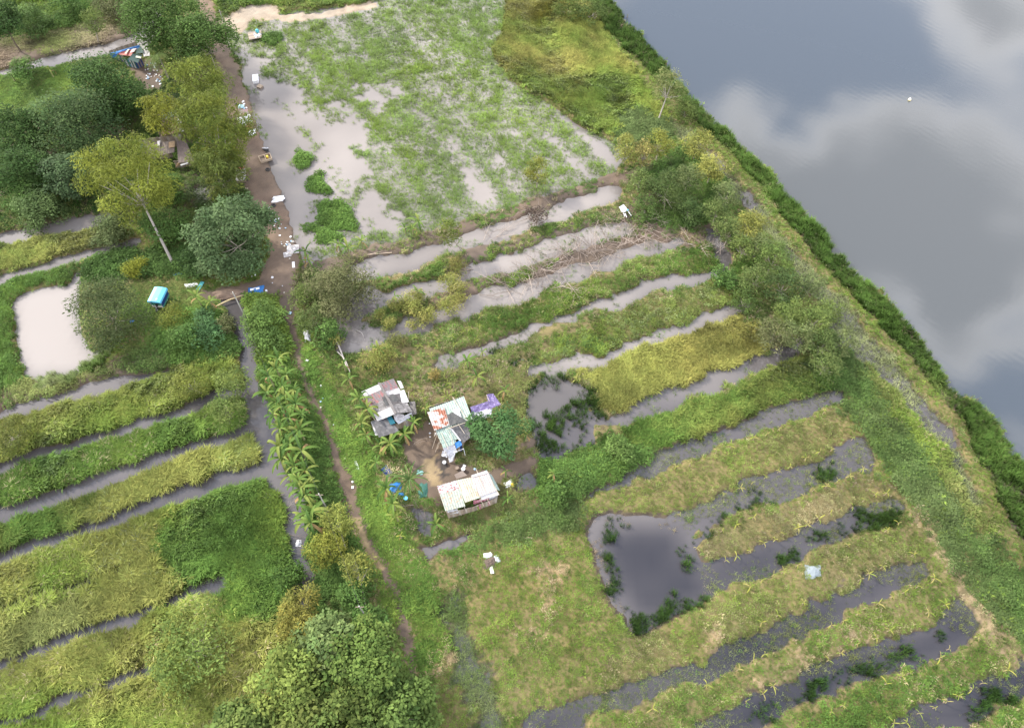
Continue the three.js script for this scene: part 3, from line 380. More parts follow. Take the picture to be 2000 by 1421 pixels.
// how thickly a patch is grown over, 0 to 1
const rowDir = Math.atan2(...(() => { const a = at(955, 60), b = at(1190, 290); return [b[2] - a[2], b[0] - a[0]]; })());
const openWater = [P2([[465, 110], [505, 100], [540, 150], [600, 190], [680, 205], [730, 215], [735, 240], [690, 290], [720, 330], [755, 400], [790, 445], [640, 490], [595, 510], [555, 420], [520, 300], [490, 220]]), P2([[690, 150], [760, 165], [770, 200], [720, 240], [690, 220]])];
const fieldPatches = [P2([[600, 195], [640, 190], [730, 200], [735, 225], [650, 245], [600, 225]]), P2([[605, 400], [690, 380], [700, 460], [610, 480], [585, 440]]), P2([[685, 350], [715, 350], [720, 385], [690, 385]]), P2([[590, 280], [605, 310], [600, 335], [585, 330]])];
function cover(zi, x, z) {
  if (zi === zField) {
    const u = x * Math.cos(rowDir) + z * Math.sin(rowDir), v = -x * Math.sin(rowDir) + z * Math.cos(rowDir);
    let d = .56 + .2 * Math.sin(v * 1.15 + (fbm(u * .05, v * .05, 70, 2) - .5) * 7) + (fbm(u * .025, v * .16, 71, 3) - .5) * 1.1 + (fbm(x * .3, z * .3, 72, 3) - .5) * .7;
    for (const P of openWater) if (inside(P, x + wobX(x, z) * 3, z + wobZ(x, z) * 3)) d -= .75;
    for (const P of fieldPatches) if (inside(P, x + wobX(x, z) * 2, z + wobZ(x, z) * 2)) d += .6;
    return clamp(d, 0, 1);
  }
  if (zi === zPud) return clamp(1.0 + (fbm(x * .2, z * .2, 79, 3) - .5) * 1.8, 0, 1) * 1.3;
  if (zi === zBr) return clamp(.18 + (fbm(x * .3, z * .3, 83, 3) - .5) * 2.2, 0, 1);
  if (zi === zMarsh) return clamp(.8 + (fbm(x * .12, z * .12, 73, 3) - .5) * 1.9, 0, 1);
  if (zi === zRush) return clamp(.7 + (fbm(x * .5, z * .5, 78, 3) - .5) * 1.8, 0, 1);
  if (zi === zDit) return clamp(.36 + (fbm(x * .16, z * .16, 74, 3) - .5) * 2.0, 0, 1);
  if (zi === zThin) return clamp(.4 + (fbm(x * .2, z * .2, 75, 3) - .5) * 1.6, 0, 1);
  if (zi === zDike) return clamp(.42 + (fbm(x * .25, z * .25, 76, 3) - .5) * 2.2, 0, 1);
  if (zi === zPondShelf) return clamp(.35 + (fbm(x * .3, z * .3, 77, 3) - .5) * 1.6, 0, 1);
  return 1;
}
{
  const M = new THREE.Matrix4(), Q = new THREE.Quaternion(), S = new THREE.Vector3(), V = new THREE.Vector3(), E = new THREE.Euler(), K = new THREE.Color();
  const wet = new Set([zField, zMarsh, zDit, zThin, zPondShelf, zRush, zPondR, zPud, zFringe, zBr]);
  const lists = new Map();   // zone+plant -> [matrices, colours]
  const maxD = 14; let seed = 5;
  for (let j = 0; j < NZ; j++) for (let i = 0; i < NX; i++) {
    const k = i + j * NX; let zi = zone[k]; if (!zi) continue;
    { const jr = 2.2 + 3 * h2(i, j, 11), ja = h2(i, j, 12) * 6.283, ii = clamp(Math.round(i + Math.cos(ja) * jr * h2(i, j, 13)), 0, NX - 1), jj = clamp(Math.round(j + Math.sin(ja) * jr * h2(i, j, 13)), 0, NZ - 1), z2 = zone[ii + jj * NX]; if (z2 && wet.has(z2) === wet.has(zi) && z2 !== zRush && zi !== zRush && z2 !== zBank && zi !== zBank) zi = z2; }
    const cx = X0 + i * CELL, cz = Z0 + j * CELL; if (Math.abs(cx) > 70 - cz * .4) continue;
    if (hgt[k] < (wet.has(zi) ? -.5 : .0)) continue;
    const zz = ZONES[zi], cov = cover(zi, cx, cz); if (cov <= 0) continue;
    zz.plants.forEach(([type, dens, cA, cB, size, amt], pi) => {
      // amt below 1: the plant comes in patches
      let pd = 1; if (amt > 0 && amt < 1) pd = clamp((fbm(cx * .17 + pi * 9, cz * .17, 80 + zi + pi * 31, 3) - .5) * 3.2 + amt, 0, 1) * 1.2;
      let n = dens * pd * cov * CELL * CELL * DENS * (type === 'tall' ? 1.7 : 1), cnt = Math.floor(n + h2(i, j, 100 + pi)); 
      for (let c = 0; c < cnt; c++) {
        const rx = h2(i, j, 200 + c * 7 + pi), rz = h2(i, j, 300 + c * 7 + pi), r3 = h2(i, j, 400 + c * 7 + pi), r4 = h2(i, j, 500 + c * 7 + pi), r5 = h2(i, j, 600 + c * 7 + pi);
        const x = cx + (rx - .5) * CELL, z = cz + (rz - .5) * CELL, y = wet.has(zi) ? Math.max(hgt[k], -.1) - .02 : hgt[k] - .03;
        const t = clamp((fbm(x * .11, z * .11, 120 + zi, 4) - .5) * 2.6 + .5 + (r3 - .5) * .5, 0, 1), pal = mix3(cA[0], cA[1], r4), pal2 = mix3(cB[0], cB[1], r4); let col = mix3(pal, pal2, t);
        const br = (.62 + .76 * h2(i, j, 650 + c)) * (.62 + .76 * fbm(x * .55, z * .55, 130, 3)) * (.8 + .4 * fbm(x * .09, z * .09, 131, 2)); 
        const sz = size * (type === 'tall' ? .68 : 1) * (.65 + .7 * h2(i, j, 700 + c)) * (.45 + 1.1 * fbm(x * .7, z * .7, 140, 3));
        const wind = fbm(x * .06, z * .06, 150, 2) * 12, ln = type === 'tall' ? .75 * fbm(x * .12, z * .12, 151, 2) : .12;
        E.set(Math.sin(wind) * ln, 0, Math.cos(wind) * ln); Q.setFromEuler(E); V.set(0, 1, 0); const q2 = new THREE.Quaternion().setFromAxisAngle(V, r3 * 6.283); Q.multiply(q2);
        const sw = type === 'mid' || type === 'short' ? sz / (type === 'short' ? .55 : .9) : sz; S.set(sw * (.85 + .3 * r5), sz, sw * (.85 + .3 * r5)); V.set(x, y, z); M.compose(V, Q, S);
        const key = zi * 100 + pi * 10 + (r5 > .5 ? 1 : 0); let L = lists.get(key); if (!L) lists.set(key, L = { m: [], c: [], type, zi, v: r5 > .5 ? 1 : 0 });
        for (let e = 0; e < 16; e++) L.m.push(M.elements[e]); L.c.push(col[0] * br, col[1] * br, col[2] * br);
      }
    });
  }
  let total = 0; const kinds = { tall: 'tall arching blades', mid: 'medium blades', short: 'short blades', reed: 'upright blades', emerg: 'thin shoots', herb: 'broad leaves' };
  const perZone = new Map(); for (const [key, L] of lists) { if (!perZone.has(L.zi)) perZone.set(L.zi, []); perZone.get(L.zi).push(L); }
  for (const [zi, Ls] of perZone) {
    const zz = ZONES[zi], root = new THREE.Group(); root.name = numbered(zz.name); tag(root, zz.label, 'grass', null, 'stuff'); scene.add(root);
    for (const L of Ls) { const n = L.c.length / 3; total += n; const im = new THREE.InstancedMesh(TUFT[L.type][L.v], leafMat, n); im.instanceMatrix.array.set(L.m); im.instanceColor = new THREE.InstancedBufferAttribute(new Float32Array(L.c), 3); im.name = { tall: 'tall_blades', mid: 'blades', short: 'short_blades', reed: 'reed_blades', emerg: 'shoots', herb: 'leaves' }[L.type]; im.userData.kind = 'stuff'; sh(im); root.add(im); }
  }
  console.log('tufts', total);
}
// ---------------------------------------------------------------- trees and shrubs
const barkGrey = std(.30, .26, .22, .9), barkPale = std(.29, .26, .225, .85), barkDark = std(.13, .10, .075, .95);
function tube(points, r0, r1, seg = 6, rad = 6) {   // tapered limb
  const c = new THREE.CatmullRomCurve3(points.map(p => new THREE.Vector3(...p))), g = new THREE.TubeGeometry(c, seg, 1, rad, false), p = g.attributes.position, q = new THREE.Vector3();
  for (let i = 0; i < p.count; i++) { const k = Math.floor(i / (rad + 1)), t = k / seg; c.getPointAt(t, q); const r = r0 + (r1 - r0) * t; p.setXYZ(i, q.x + (p.getX(i) - q.x) * r, q.y + (p.getY(i) - q.y) * r, q.z + (p.getZ(i) - q.z) * r); }
  return g;
}
// kinds: clump count, clump size (of crown radius), leaf length and width, leaf count factor, flatness, droop, palette, bark
const KIND = {
  dense: { n: 46, rc: .34, leaf: .46, wid: .55, k: 62, ry: .78, droop: .1, pal: [[.050, .095, .022], [.085, .14, .034]], bark: barkGrey, fill: .15 },
  dark: { n: 40, rc: .33, leaf: .42, wid: .6, k: 62, ry: .75, droop: .1, pal: [[.036, .075, .020], [.06, .105, .028]], bark: barkDark, fill: .15 },
  grey: { n: 60, rc: .25, leaf: .5, wid: .6, k: 66, ry: .85, droop: .2, pal: [[.075, .125, .05], [.125, .185, .078]], bark: barkGrey, fill: .1 },
  gum: { n: 58, rc: .24, leaf: .55, wid: .26, k: 66, ry: 1.05, droop: .65, pal: [[.10, .14, .028], [.21, .24, .045]], bark: barkPale, fill: .35 },
  gold: { n: 30, rc: .30, leaf: .42, wid: .34, k: 75, ry: 1.1, droop: .3, pal: [[.15, .175, .045], [.27, .265, .065]], bark: barkGrey, fill: .3 },
  acacia: { n: 52, rc: .21, leaf: .36, wid: .4, k: 50, ry: .85, droop: .2, pal: [[.085, .13, .035], [.165, .205, .055]], bark: barkGrey, fill: .3 },
  airy: { n: 52, rc: .2, leaf: .5, wid: .5, k: 30, ry: .6, droop: .2, pal: [[.10, .16, .04], [.19, .24, .06]], bark: barkGrey, fill: .5 },
  round: { n: 42, rc: .27, leaf: .5, wid: .62, k: 60, ry: .75, droop: .15, pal: [[.10, .15, .035], [.21, .25, .06]], bark: barkGrey, fill: .2 },
  clump: { n: 20, rc: .25, leaf: .48, wid: .42, k: 42, ry: .5, droop: .35, pal: [[.05, .11, .035], [.085, .16, .055]], bark: barkGrey, fill: 0 },
  mango: { n: 14, rc: .42, leaf: .34, wid: .3, k: 95, ry: .85, droop: .5, pal: [[.16, .2, .045], [.32, .29, .09]], bark: barkDark, fill: .2 },
  brown: { n: 40, rc: .3, leaf: .38, wid: .45, k: 60, ry: .7, droop: .15, pal: [[.085, .10, .04], [.14, .14, .065]], bark: barkGrey, fill: .25 },
  shrub: { n: 22, rc: .36, leaf: .4, wid: .5, k: 70, ry: .8, droop: .1, pal: [[.06, .12, .03], [.11, .18, .045]], bark: barkDark, fill: .2 },
};
function crownGeo(seed, r, K, top) {   // leaves in clumps about the origin; also returns the clump centres
  const R = rng(seed), pos = [], nor = [], col = [], idx = [], cen = [];
  const gauss = () => (R() + R() + R() - 1.5) / 1.5;
  for (let i = 0; i < K.n; i++) {
    let x, y, z, l; do { x = R() * 2 - 1; y = R() * 2 - 1; z = R() * 2 - 1; l = Math.hypot(x, y, z); } while (l > 1 || l < .2);
    const e = (R() < K.fill ? .3 + .4 * R() : .62 + .28 * R()) / l; x *= e; y *= e; z *= e;
    const squash = y < 0 ? .7 : 1; cen.push({ p: [x * r, y * r * K.ry * squash, z * r], rc: r * K.rc * (.7 + .6 * R()), t: R(), b: .72 + .56 * R() });
  }
  for (let i = 0; i < 4; i++) { const a = i * 2.1 + 1, q = i ? .42 : .05; cen.push({ p: [Math.cos(a) * q * r, r * K.ry * (i ? .62 : .78), Math.sin(a) * q * r], rc: r * Math.max(.26, K.rc), t: R(), b: .72 + .56 * R() }); }
  const total = K.k * r * r * Math.min(1, 7.5 / r) * LEAF, w = cen.reduce((s, c) => s + c.rc * c.rc, 0);
  for (const c of cen) {
    const n = Math.ceil(total * c.rc * c.rc / w);
    for (let i = 0; i < n; i++) {
      let a = R() * 6.283, cy = R() * 1.6 - .6; const s = Math.sqrt(Math.max(0, 1 - cy * cy)), d = [Math.cos(a) * s, cy, Math.sin(a) * s], q = c.rc * (.55 + .5 * R());
      const o = [c.p[0] + d[0] * q, c.p[1] + d[1] * q * .8, c.p[2] + d[2] * q];
      const L = K.leaf * (.45 + .95 * R() * R() + .25 * R()), W = L * K.wid, b = R() * 6.283, dr = -K.droop + gauss() * .5;
      let dir = [Math.cos(b) + d[0] * .6, dr, Math.sin(b) + d[2] * .6]; let l = Math.hypot(...dir); dir = dir.map(v => v / l);
      let N = [d[0] * .8 + gauss() * .5, d[1] * .6 + .55 + gauss() * .4, d[2] * .8 + gauss() * .5]; const dt = N[0] * dir[0] + N[1] * dir[1] + N[2] * dir[2]; N = N.map((v, k) => v - dir[k] * dt); l = Math.hypot(...N) || 1; N = N.map(v => v / l);
      const S = [dir[1] * N[2] - dir[2] * N[1], dir[2] * N[0] - dir[0] * N[2], dir[0] * N[1] - dir[1] * N[0]], i0 = pos.length / 3;
      const P = (u, v) => pos.push(o[0] + dir[0] * u + S[0] * v, o[1] + dir[1] * u + S[1] * v, o[2] + dir[2] * u + S[2] * v);
      P(0, 0); P(L * .5, W / 2); P(L, 0); P(L * .5, -W / 2);
      let t = clamp(c.t * .7 + R() * .45 - .08, 0, 1), cc = mix3(K.pal[0], K.pal[1], t), br = (.7 + .6 * R()) * c.b;
      for (let k = 0; k < 4; k++) { nor.push(...N); col.push(cc[0] * br, cc[1] * br, cc[2] * br); }
      idx.push(i0, i0 + 1, i0 + 2, i0, i0 + 2, i0 + 3);
    }
  }
  const g = new THREE.BufferGeometry(); g.setAttribute('position', new THREE.Float32BufferAttribute(pos, 3)); g.setAttribute('normal', new THREE.Float32BufferAttribute(nor, 3)); g.setAttribute('color', new THREE.Float32BufferAttribute(col, 3)); g.setIndex(idx);
  return { g: faceUp(g), cen };
}
const LEAF = 4.6; let treeSeed = 1000;
// u, v: the middle of the crown as sighted; h: tree height; r: crown radius; base: sighted foot if the trunk leans
function tree(name, label, u, v, h, r, kind, o = {}) {
  const K = { ...KIND[kind], ...(o.K || {}) }, ry = r * K.ry, cy = Math.max(h - ry, h * .5), C3 = at(u, v, cy + .3), R = rng(++treeSeed);
  const B = o.base ? landAt(...o.base) : [C3[0], groundY(C3[0], C3[2]), C3[2]]; B[1] = Math.max(B[1], -.2);
  const t = thing(name, label, o.cat || (h > 4.5 ? 'tree' : 'shrub'), B, 0, o.group);
  const off = [C3[0] - B[0], cy - B[1] + .3, C3[2] - B[2]];
  const { g, cen } = crownGeo(treeSeed, r, K);
  const parts = []; const tr = o.tr || Math.max(.05, h * .018), stems = o.stems || (h > 4.5 ? 1 : 3);
  const fk = o.base ? .72 : .58, fork = [off[0] * fk, off[1] * fk, off[2] * fk];
  for (let s = 0; s < stems; s++) { const a = s * 2.1 + R(), e = stems > 1 ? r * .25 : 0; parts.push(tube([[0, -.25, 0], [off[0] * .35 + Math.cos(a) * e * .6 + (R() - .5) * h * .02, off[1] * .36, off[2] * .35 + Math.sin(a) * e * .6], [fork[0] + Math.cos(a) * e, fork[1], fork[2] + Math.sin(a) * e]], tr, tr * .6, 7, 6)); }
  const nl = Math.min(cen.length, h > 4.5 ? 14 : 6);
  for (let i = 0; i < nl; i++) { const c = cen[Math.floor(i * cen.length / nl)].p, e = [off[0] + c[0] * .78, off[1] + c[1] * (o.base ? .7 : .5) - (o.base ? .1 : .28) * r, off[2] + c[2] * .78]; parts.push(tube([fork, [(fork[0] + e[0]) / 2 + (R() - .5) * r * .1, (fork[1] + e[1]) / 2 - r * .04, (fork[2] + e[2]) / 2 + (R() - .5) * r * .1], e], tr * .5, tr * .14, 4, 5)); }
  part('trunk', mergeGeometries(parts), o.bark || K.bark, t);
  part('crown', g, leafMatV, t, off);
  return t;
}
// upper left grove
tree('broad_tree', 'big dark green tree over the track at the top, right of the shack', 325, 35, 13, 7.6, 'dense');
tree('broad_tree', 'dark green tree leaning over the top of the track', 400, 78, 11, 5.6, 'dense');
tree('broad_tree', 'dense dark round tree below the blue shack', 215, 178, 10, 7.2, 'dark');
tree('gum_tree', 'yellow green tree beside the track below the palm', 393, 168, 13, 5.8, 'gum');
tree('gum_tree', 'pale yellow green tree half covering the hidden green roof', 318, 222, 10, 4.0, 'gum', { K: { pal: [[.16, .185, .03], [.28, .28, .045]] } });
tree('gum_tree', 'large olive tree whose crown overhangs the track beside brown roofs', 418, 258, 16, 6.9, 'gum', { K: { ry: 1.2, pal: [[.085, .12, .022], [.16, .18, .032]] } });
tree('gum_tree', 'yellow green crown low beside the brown roofs', 428, 335, 10, 4.6, 'gum', { K: { pal: [[.085, .12, .03], [.15, .17, .04]] } });
tree('broad_tree', 'wide blue green tree in the left grove', 148, 248, 10, 7.6, 'dark', { K: { pal: [[.045, .085, .03], [.085, .13, .045]] } });
tree('broad_tree', 'dark tree at the left edge beside the grove lawn', 28, 262, 9, 5.2, 'dark');
tree('broad_tree', 'dark lower tree at the left edge of the grove', 42, 335, 8, 4.8, 'dark');
tree('broad_tree', 'small grey green round tree below the left grove', 130, 345, 8, 4.2, 'grey', { K: { pal: [[.055, .095, .04], [.09, .135, .058]] } });
tree('gum_tree', 'tall bright yellow green tree with a pale leaning trunk', 256, 352, 17, 7.4, 'gum', { base: [342, 524], tr: .26, K: { ry: 1.15, pal: [[.12, .155, .028], [.24, .265, .045]] } });
tree('broad_tree', 'large dense grey green tree beside the track bend', 456, 462, 10.5, 6.6, 'grey', { K: { ry: 1.0 } });
tree('broad_tree', 'dark olive tree beside the milky pond', 212, 612, 8, 5.6, 'brown', { K: { pal: [[.055, .08, .03], [.10, .125, .05]], ry: 1.0 } });
tree('slim_tree', 'slim lone tree on the brown turf near the top left canal', 182, 42, 7, 3.0, 'acacia', { base: [193, 86] });
tree('slim_tree', 'small leafy tree beside the top left canal end', 48, 136, 4.6, 2.6, 'shrub', { cat: 'tree' });
tree('broad_tree', 'dark tree cut by the left edge of the picture near the top', 2, 40, 10, 4.5, 'dark');
tree('shrub', 'green thicket beside the brown roofs under the tall trees', 330, 372, 4, 3.0, 'shrub'); tree('shrub', 'dim green thicket below the brown roofs near the track', 400, 372, 4.2, 3.2, 'acacia', { K: { pal: [[.05, .08, .03], [.09, .11, .05]] } });
tree('shrub', 'olive thicket under the tall pale trunked tree', 325, 445, 4, 3.6, 'shrub'); tree('shrub', 'dark thicket at the foot of the large grey green tree', 388, 508, 3.5, 2.8, 'shrub', { K: { pal: [[.04, .08, .025], [.07, .12, .035]] } });
tree('shrub', 'dark scrub below the dark left edge trees', 60, 385, 3.6, 4.2, 'shrub'); tree('shrub', 'pale green scrub near the upper left ditch', 70, 415, 3, 4.0, 'shrub', { K: { pal: [[.09, .14, .05], [.14, .2, .07]] } });
tree('shrub', 'grey green scrub at the end of the yellow left strip', 215, 452, 2.6, 3.0, 'shrub', { K: { pal: [[.09, .13, .05], [.14, .17, .07]] } });
tree('shrub', 'scrubby bush beside the top left corner', 60, 45, 3.6, 4.2, 'shrub', { K: { pal: [[.08, .14, .04], [.13, .2, .06]] } }); tree('shrub', 'brown green scrub at the top beside the large dark tree', 225, 15, 3.5, 4.5, 'brown'); tree('shrub', 'green scrub at the top left, right of the corner bush', 130, 20, 3.2, 3.8, 'shrub');
tree('shrub', 'rounded yellow green hedge above the blue covered cart', 266, 521, 1.8, 1.9, 'mango', { K: { pal: [[.19, .22, .03], [.27, .27, .04]], ry: .6 } }); tree('shrub', 'hedge bush at the left end of the yellow green hedge', 249, 527, 1.6, 1.5, 'mango', { K: { pal: [[.17, .2, .03], [.24, .25, .04]], ry: .6 } });
tree('shrub', 'yellow green citrus bush just below the blue covered cart', 338, 618, 2.6, 2.1, 'mango', { K: { pal: [[.13, .17, .03], [.22, .23, .05]] } });
tree('shrub', 'round blue green bush beside the fallen banana stem', 400, 617, 2.2, 1.5, 'shrub', { K: { pal: [[.06, .12, .045], [.09, .16, .06]] } }); tree('shrub', 'blue green bush above the dark ditch', 402, 655, 2.8, 2.6, 'shrub', { K: { pal: [[.05, .11, .04], [.085, .16, .06]] } }); tree('shrub', 'broad green bush left of the canal', 360, 665, 2.6, 2.8, 'shrub'); tree('shrub', 'reddish green bush at the canal corner', 437, 635, 2, 1.8, 'brown');
tree('shrub', 'big bright green bush between canal and track', 515, 625, 3.0, 3.4, 'shrub', { K: { pal: [[.08, .14, .035], [.13, .2, .05]] } }); tree('shrub', 'bright green bush nearer the bananas beside the canal', 520, 668, 2.4, 2.6, 'shrub', { K: { pal: [[.075, .13, .035], [.12, .19, .05]] } });
tree('slim_tree', 'yellowish young tree on the topmost left bed', 372, 752, 5, 2.8, 'acacia', { K: { pal: [[.10, .135, .03], [.17, .18, .04]] } }); tree('slim_tree', 'thin young tree by the canal on the topmost left bed', 455, 745, 5, 2.8, 'acacia'); tree('slim_tree', 'thin young tree by the canal on the second left bed', 442, 800, 5, 2.6, 'acacia');
tree('slim_tree', 'olive bush at the left edge beside the topmost left bed', 18, 850, 4.8, 2.9, 'acacia', { K: { pal: [[.085, .11, .03], [.14, .15, .04]] } });
// foreground trees
tree('broad_tree', 'wide airy tree with bare grey branches in the bottom left foreground', 375, 1265, 5.5, 5.6, 'airy', { stems: 3, K: { n: 90, ry: .45, k: 19, leaf: .4, rc: .15 } });
tree('broad_tree', 'yellow green leafy tree at the bottom of the picture, left of its neighbours', 575, 1335, 8, 4.8, 'round');
tree('broad_tree', 'dense green tree in the foreground beside the end of the track', 715, 1310, 8, 5.0, 'round', { K: { pal: [[.07, .125, .03], [.14, .19, .045]] } });
tree('broad_tree', 'lower right crown of the foreground trees at the bottom edge', 775, 1400, 7, 4.4, 'round', { K: { pal: [[.065, .115, .03], [.13, .18, .045]] } });
tree('broad_tree', 'bottom edge tree with pale new leaves between its neighbours', 640, 1420, 8, 4.6, 'round', { K: { pal: [[.09, .14, .035], [.2, .23, .06]] } });
tree('broad_tree', 'green tree at the bottom edge below the airy tree', 470, 1425, 6, 3.4, 'round', { K: { pal: [[.08, .13, .035], [.15, .19, .05]] } });
tree('broad_tree', 'upper crown of the foreground trees with a grey green tint', 640, 1262, 7, 3.8, 'round', { K: { pal: [[.085, .14, .045], [.16, .2, .07]] } });
tree('slim_tree', 'golden olive tree above the foreground crowns', 590, 1200, 5.5, 3.2, 'gold', { K: { ry: .8, pal: [[.13, .145, .035], [.25, .22, .05]] } });
tree('slim_tree', 'feathery yellow green tree right beside the track', 660, 1020, 5.5, 2.2, 'gold', { base: [676, 1078], K: { pal: [[.15, .185, .045], [.26, .27, .06]] } }); tree('slim_tree', 'feathery olive tree between canal and track', 640, 1072, 5, 2.5, 'gold', { K: { pal: [[.13, .155, .03], [.22, .22, .04]] } }); tree('slim_tree', 'thin olive tree beside the track bend', 700, 1108, 5.2, 2.2, 'gold', { base: [718, 1210], K: { k: 50, pal: [[.13, .155, .04], [.22, .22, .05]] } });
tree('shrub', 'dark bush between the foreground trees and the canal', 560, 1125, 3, 2.2, 'shrub', { K: { pal: [[.05, .1, .025], [.09, .15, .03]] } }); tree('shrub', 'dark green shrub under the thin olive tree by the track', 695, 1165, 2.8, 2.2, 'shrub'); tree('shrub', 'dark green shrub above the foreground trees, right side', 725, 1215, 2.6, 2.2, 'shrub');
// plot corner and dikes
tree('broad_tree', 'broad brownish olive tree filling the rear left corner of the plot', 668, 568, 6, 5.2, 'brown', { stems: 2 }); tree('shrub', 'greener lower thicket below the brownish corner tree', 612, 622, 4, 2.8, 'acacia', { K: { pal: [[.075, .11, .035], [.12, .155, .05]] } }); tree('shrub', 'pale green thicket beside the track at the plot corner', 592, 580, 3.6, 2.4, 'acacia'); tree('shrub', 'dark green bush at the water below the brownish corner tree', 640, 655, 3, 2.4, 'shrub');
tree('slim_tree', 'leaning dark green sapling at the rear dike of the plot', 877, 458, 6.6, 2.4, 'acacia', { base: [905, 492], K: { ry: 1.25, pal: [[.075, .105, .025], [.15, .17, .035]] } });
tree('slim_tree', 'lone yellowish sapling at the edge of the flooded field', 1049, 335, 6.5, 2.2, 'gold', { K: { ry: 1.4, pal: [[.12, .15, .035], [.21, .21, .045]] } });
const MB = [[878, 553, 1.7], [893, 570, 1.8], [882, 594, 1.8], [814, 577, 1.3], [796, 588, 1.5], [806, 602, 1.5], [843, 610, 1.3], [826, 621, 1.4], [760, 634, 1.3], [804, 633, .9], [768, 597, 1.1], [745, 612, .9]];
for (const [u, v, r] of MB) tree('fruit_bush', 'rounded bush with yellow and rusty new leaves on the dike beside the ditch', u, v, r * 1.35, r, 'mango', { group: 'rusty leaved bushes on the dike', cat: 'bush' });
tree('fruit_bush', 'largest yellow leaved bush above the left hut', 736, 700, 3.2, 2.5, 'mango', { cat: 'bush' }); tree('fruit_bush', 'rusty tipped shrub on the green dike above the other bushes', 888, 520, 2.2, 1.9, 'mango', { cat: 'bush', K: { pal: [[.12, .15, .035], [.24, .2, .07]] } }); tree('fruit_bush', 'small dull bush left of the young bananas above the huts', 772, 665, 1.9, 1.4, 'mango', { cat: 'bush', K: { pal: [[.12, .15, .05], [.2, .19, .07]] } }); tree('fruit_bush', 'small rusty topped bush above the green roofed hut', 852, 732, 1.7, .9, 'mango', { cat: 'bush', K: { pal: [[.2, .18, .05], [.3, .22, .08]] } }); tree('fruit_bush', 'yellow green bush at the plot side near the fallen pole', 655, 665, 2, 1.3, 'mango', { cat: 'bush' });
// right side belt
tree('slim_tree', 'yellow topped column tree at the rear right corner of the plot', 1222, 292, 6.5, 2.3, 'gold', { K: { ry: 1.4 } }); tree('slim_tree', 'straw tinted thin tree between two yellow trees at the rear corner', 1258, 300, 6, 2.3, 'gold', { K: { ry: 1.2, k: 45, pal: [[.17, .16, .05], [.27, .23, .08]] } }); tree('slim_tree', 'yellow green tree right of the straw tinted one', 1288, 282, 6.5, 2.4, 'gold', { K: { ry: 1.2, pal: [[.14, .17, .035], [.24, .24, .05]] } });
tree('slim_tree', 'half bare tree with grey branches beside the lake bank', 1308, 172, 8.5, 3.9, 'acacia', { base: [1285, 236], tr: .16, bark: barkPale, K: { k: 38, fill: .5, pal: [[.12, .15, .05], [.2, .21, .08]] } });
tree('shrub', 'green bush under the half bare tree by the bank', 1340, 215, 3.2, 2.6, 'acacia'); tree('slim_tree', 'bright yellow tree just inside the lake bank', 1362, 282, 6.5, 2.8, 'gold'); tree('slim_tree', 'bright yellow tree nearest the lake bank bend', 1390, 328, 6.2, 2.9, 'gold', { K: { ry: .9, pal: [[.17, .19, .05], [.29, .28, .07]] } });
tree('broad_tree', 'dense dark green thicket at the rear right corner of the plot', 1300, 375, 5.5, 4.2, 'acacia', { K: { pal: [[.05, .08, .025], [.095, .125, .04]] } }); tree('shrub', 'dark lower thicket beside the white junk', 1262, 412, 3.2, 3.0, 'acacia', { K: { pal: [[.05, .09, .025], [.1, .15, .04]] } }); tree('shrub', 'dark thicket at the right plot edge below the corner', 1345, 415, 3.4, 3.0, 'acacia', { K: { pal: [[.045, .08, .025], [.09, .13, .04]] } });
tree('slim_tree', 'pale gold tree beside the marsh', 1466, 440, 6.2, 2.7, 'gold', { K: { ry: 1.15 } }); tree('slim_tree', 'olive tree below the pale gold tree', 1452, 485, 5, 2.4, 'acacia');
tree('slim_tree', 'bushy green tree leaning over the marsh', 1512, 505, 6.5, 3.2, 'acacia', { K: { pal: [[.07, .115, .03], [.13, .175, .045]] } }); tree('slim_tree', 'dark green tree in the middle of the right belt', 1530, 560, 5.5, 3.2, 'acacia', { K: { pal: [[.05, .09, .03], [.1, .14, .045]] } }); tree('slim_tree', 'grey green tree on the marsh side of the right belt', 1580, 560, 5, 2.6, 'acacia', { K: { pal: [[.09, .13, .045], [.15, .18, .07]] } });
tree('slim_tree', 'olive green tree in the lower right belt', 1592, 625, 6, 3.3, 'acacia', { K: { pal: [[.085, .13, .035], [.16, .2, .055]] } }); tree('slim_tree', 'dark olive tree on the plot side of the right belt', 1545, 612, 5, 2.8, 'acacia'); tree('slim_tree', 'brownish twiggy tree above the golden grass', 1512, 652, 4.8, 2.8, 'brown', { K: { k: 45 } }); tree('slim_tree', 'dark tree at the front end of the right belt', 1608, 672, 5, 2.8, 'acacia', { K: { pal: [[.06, .1, .03], [.11, .15, .045]] } });
tree('shrub', 'green bush over the wet end of the middle ditch', 1452, 585, 3, 2.6, 'acacia', { K: { pal: [[.06, .1, .03], [.11, .16, .04]] } }); tree('shrub', 'low green bush beside the pale gold tree', 1420, 545, 2.6, 2.2, 'shrub'); tree('shrub', 'green bush on the marsh side of the olive tree', 1625, 610, 2.8, 2.4, 'acacia');
tree('shrub', 'bushy scrub on the bank at the top of the picture', 1110, 14, 4, 3.8, 'acacia', { K: { pal: [[.075, .12, .03], [.14, .17, .045]] } }); tree('shrub', 'bushy scrub nearest the lake at the top of the picture', 1158, 22, 4.4, 3.8, 'acacia', { K: { pal: [[.065, .11, .03], [.12, .155, .045]] } });
tree('broad_tree', 'clumped dark green tree over the purple sheets beside the hut', 975, 850, 5.2, 4.3, 'clump', { stems: 4, tr: .08 });
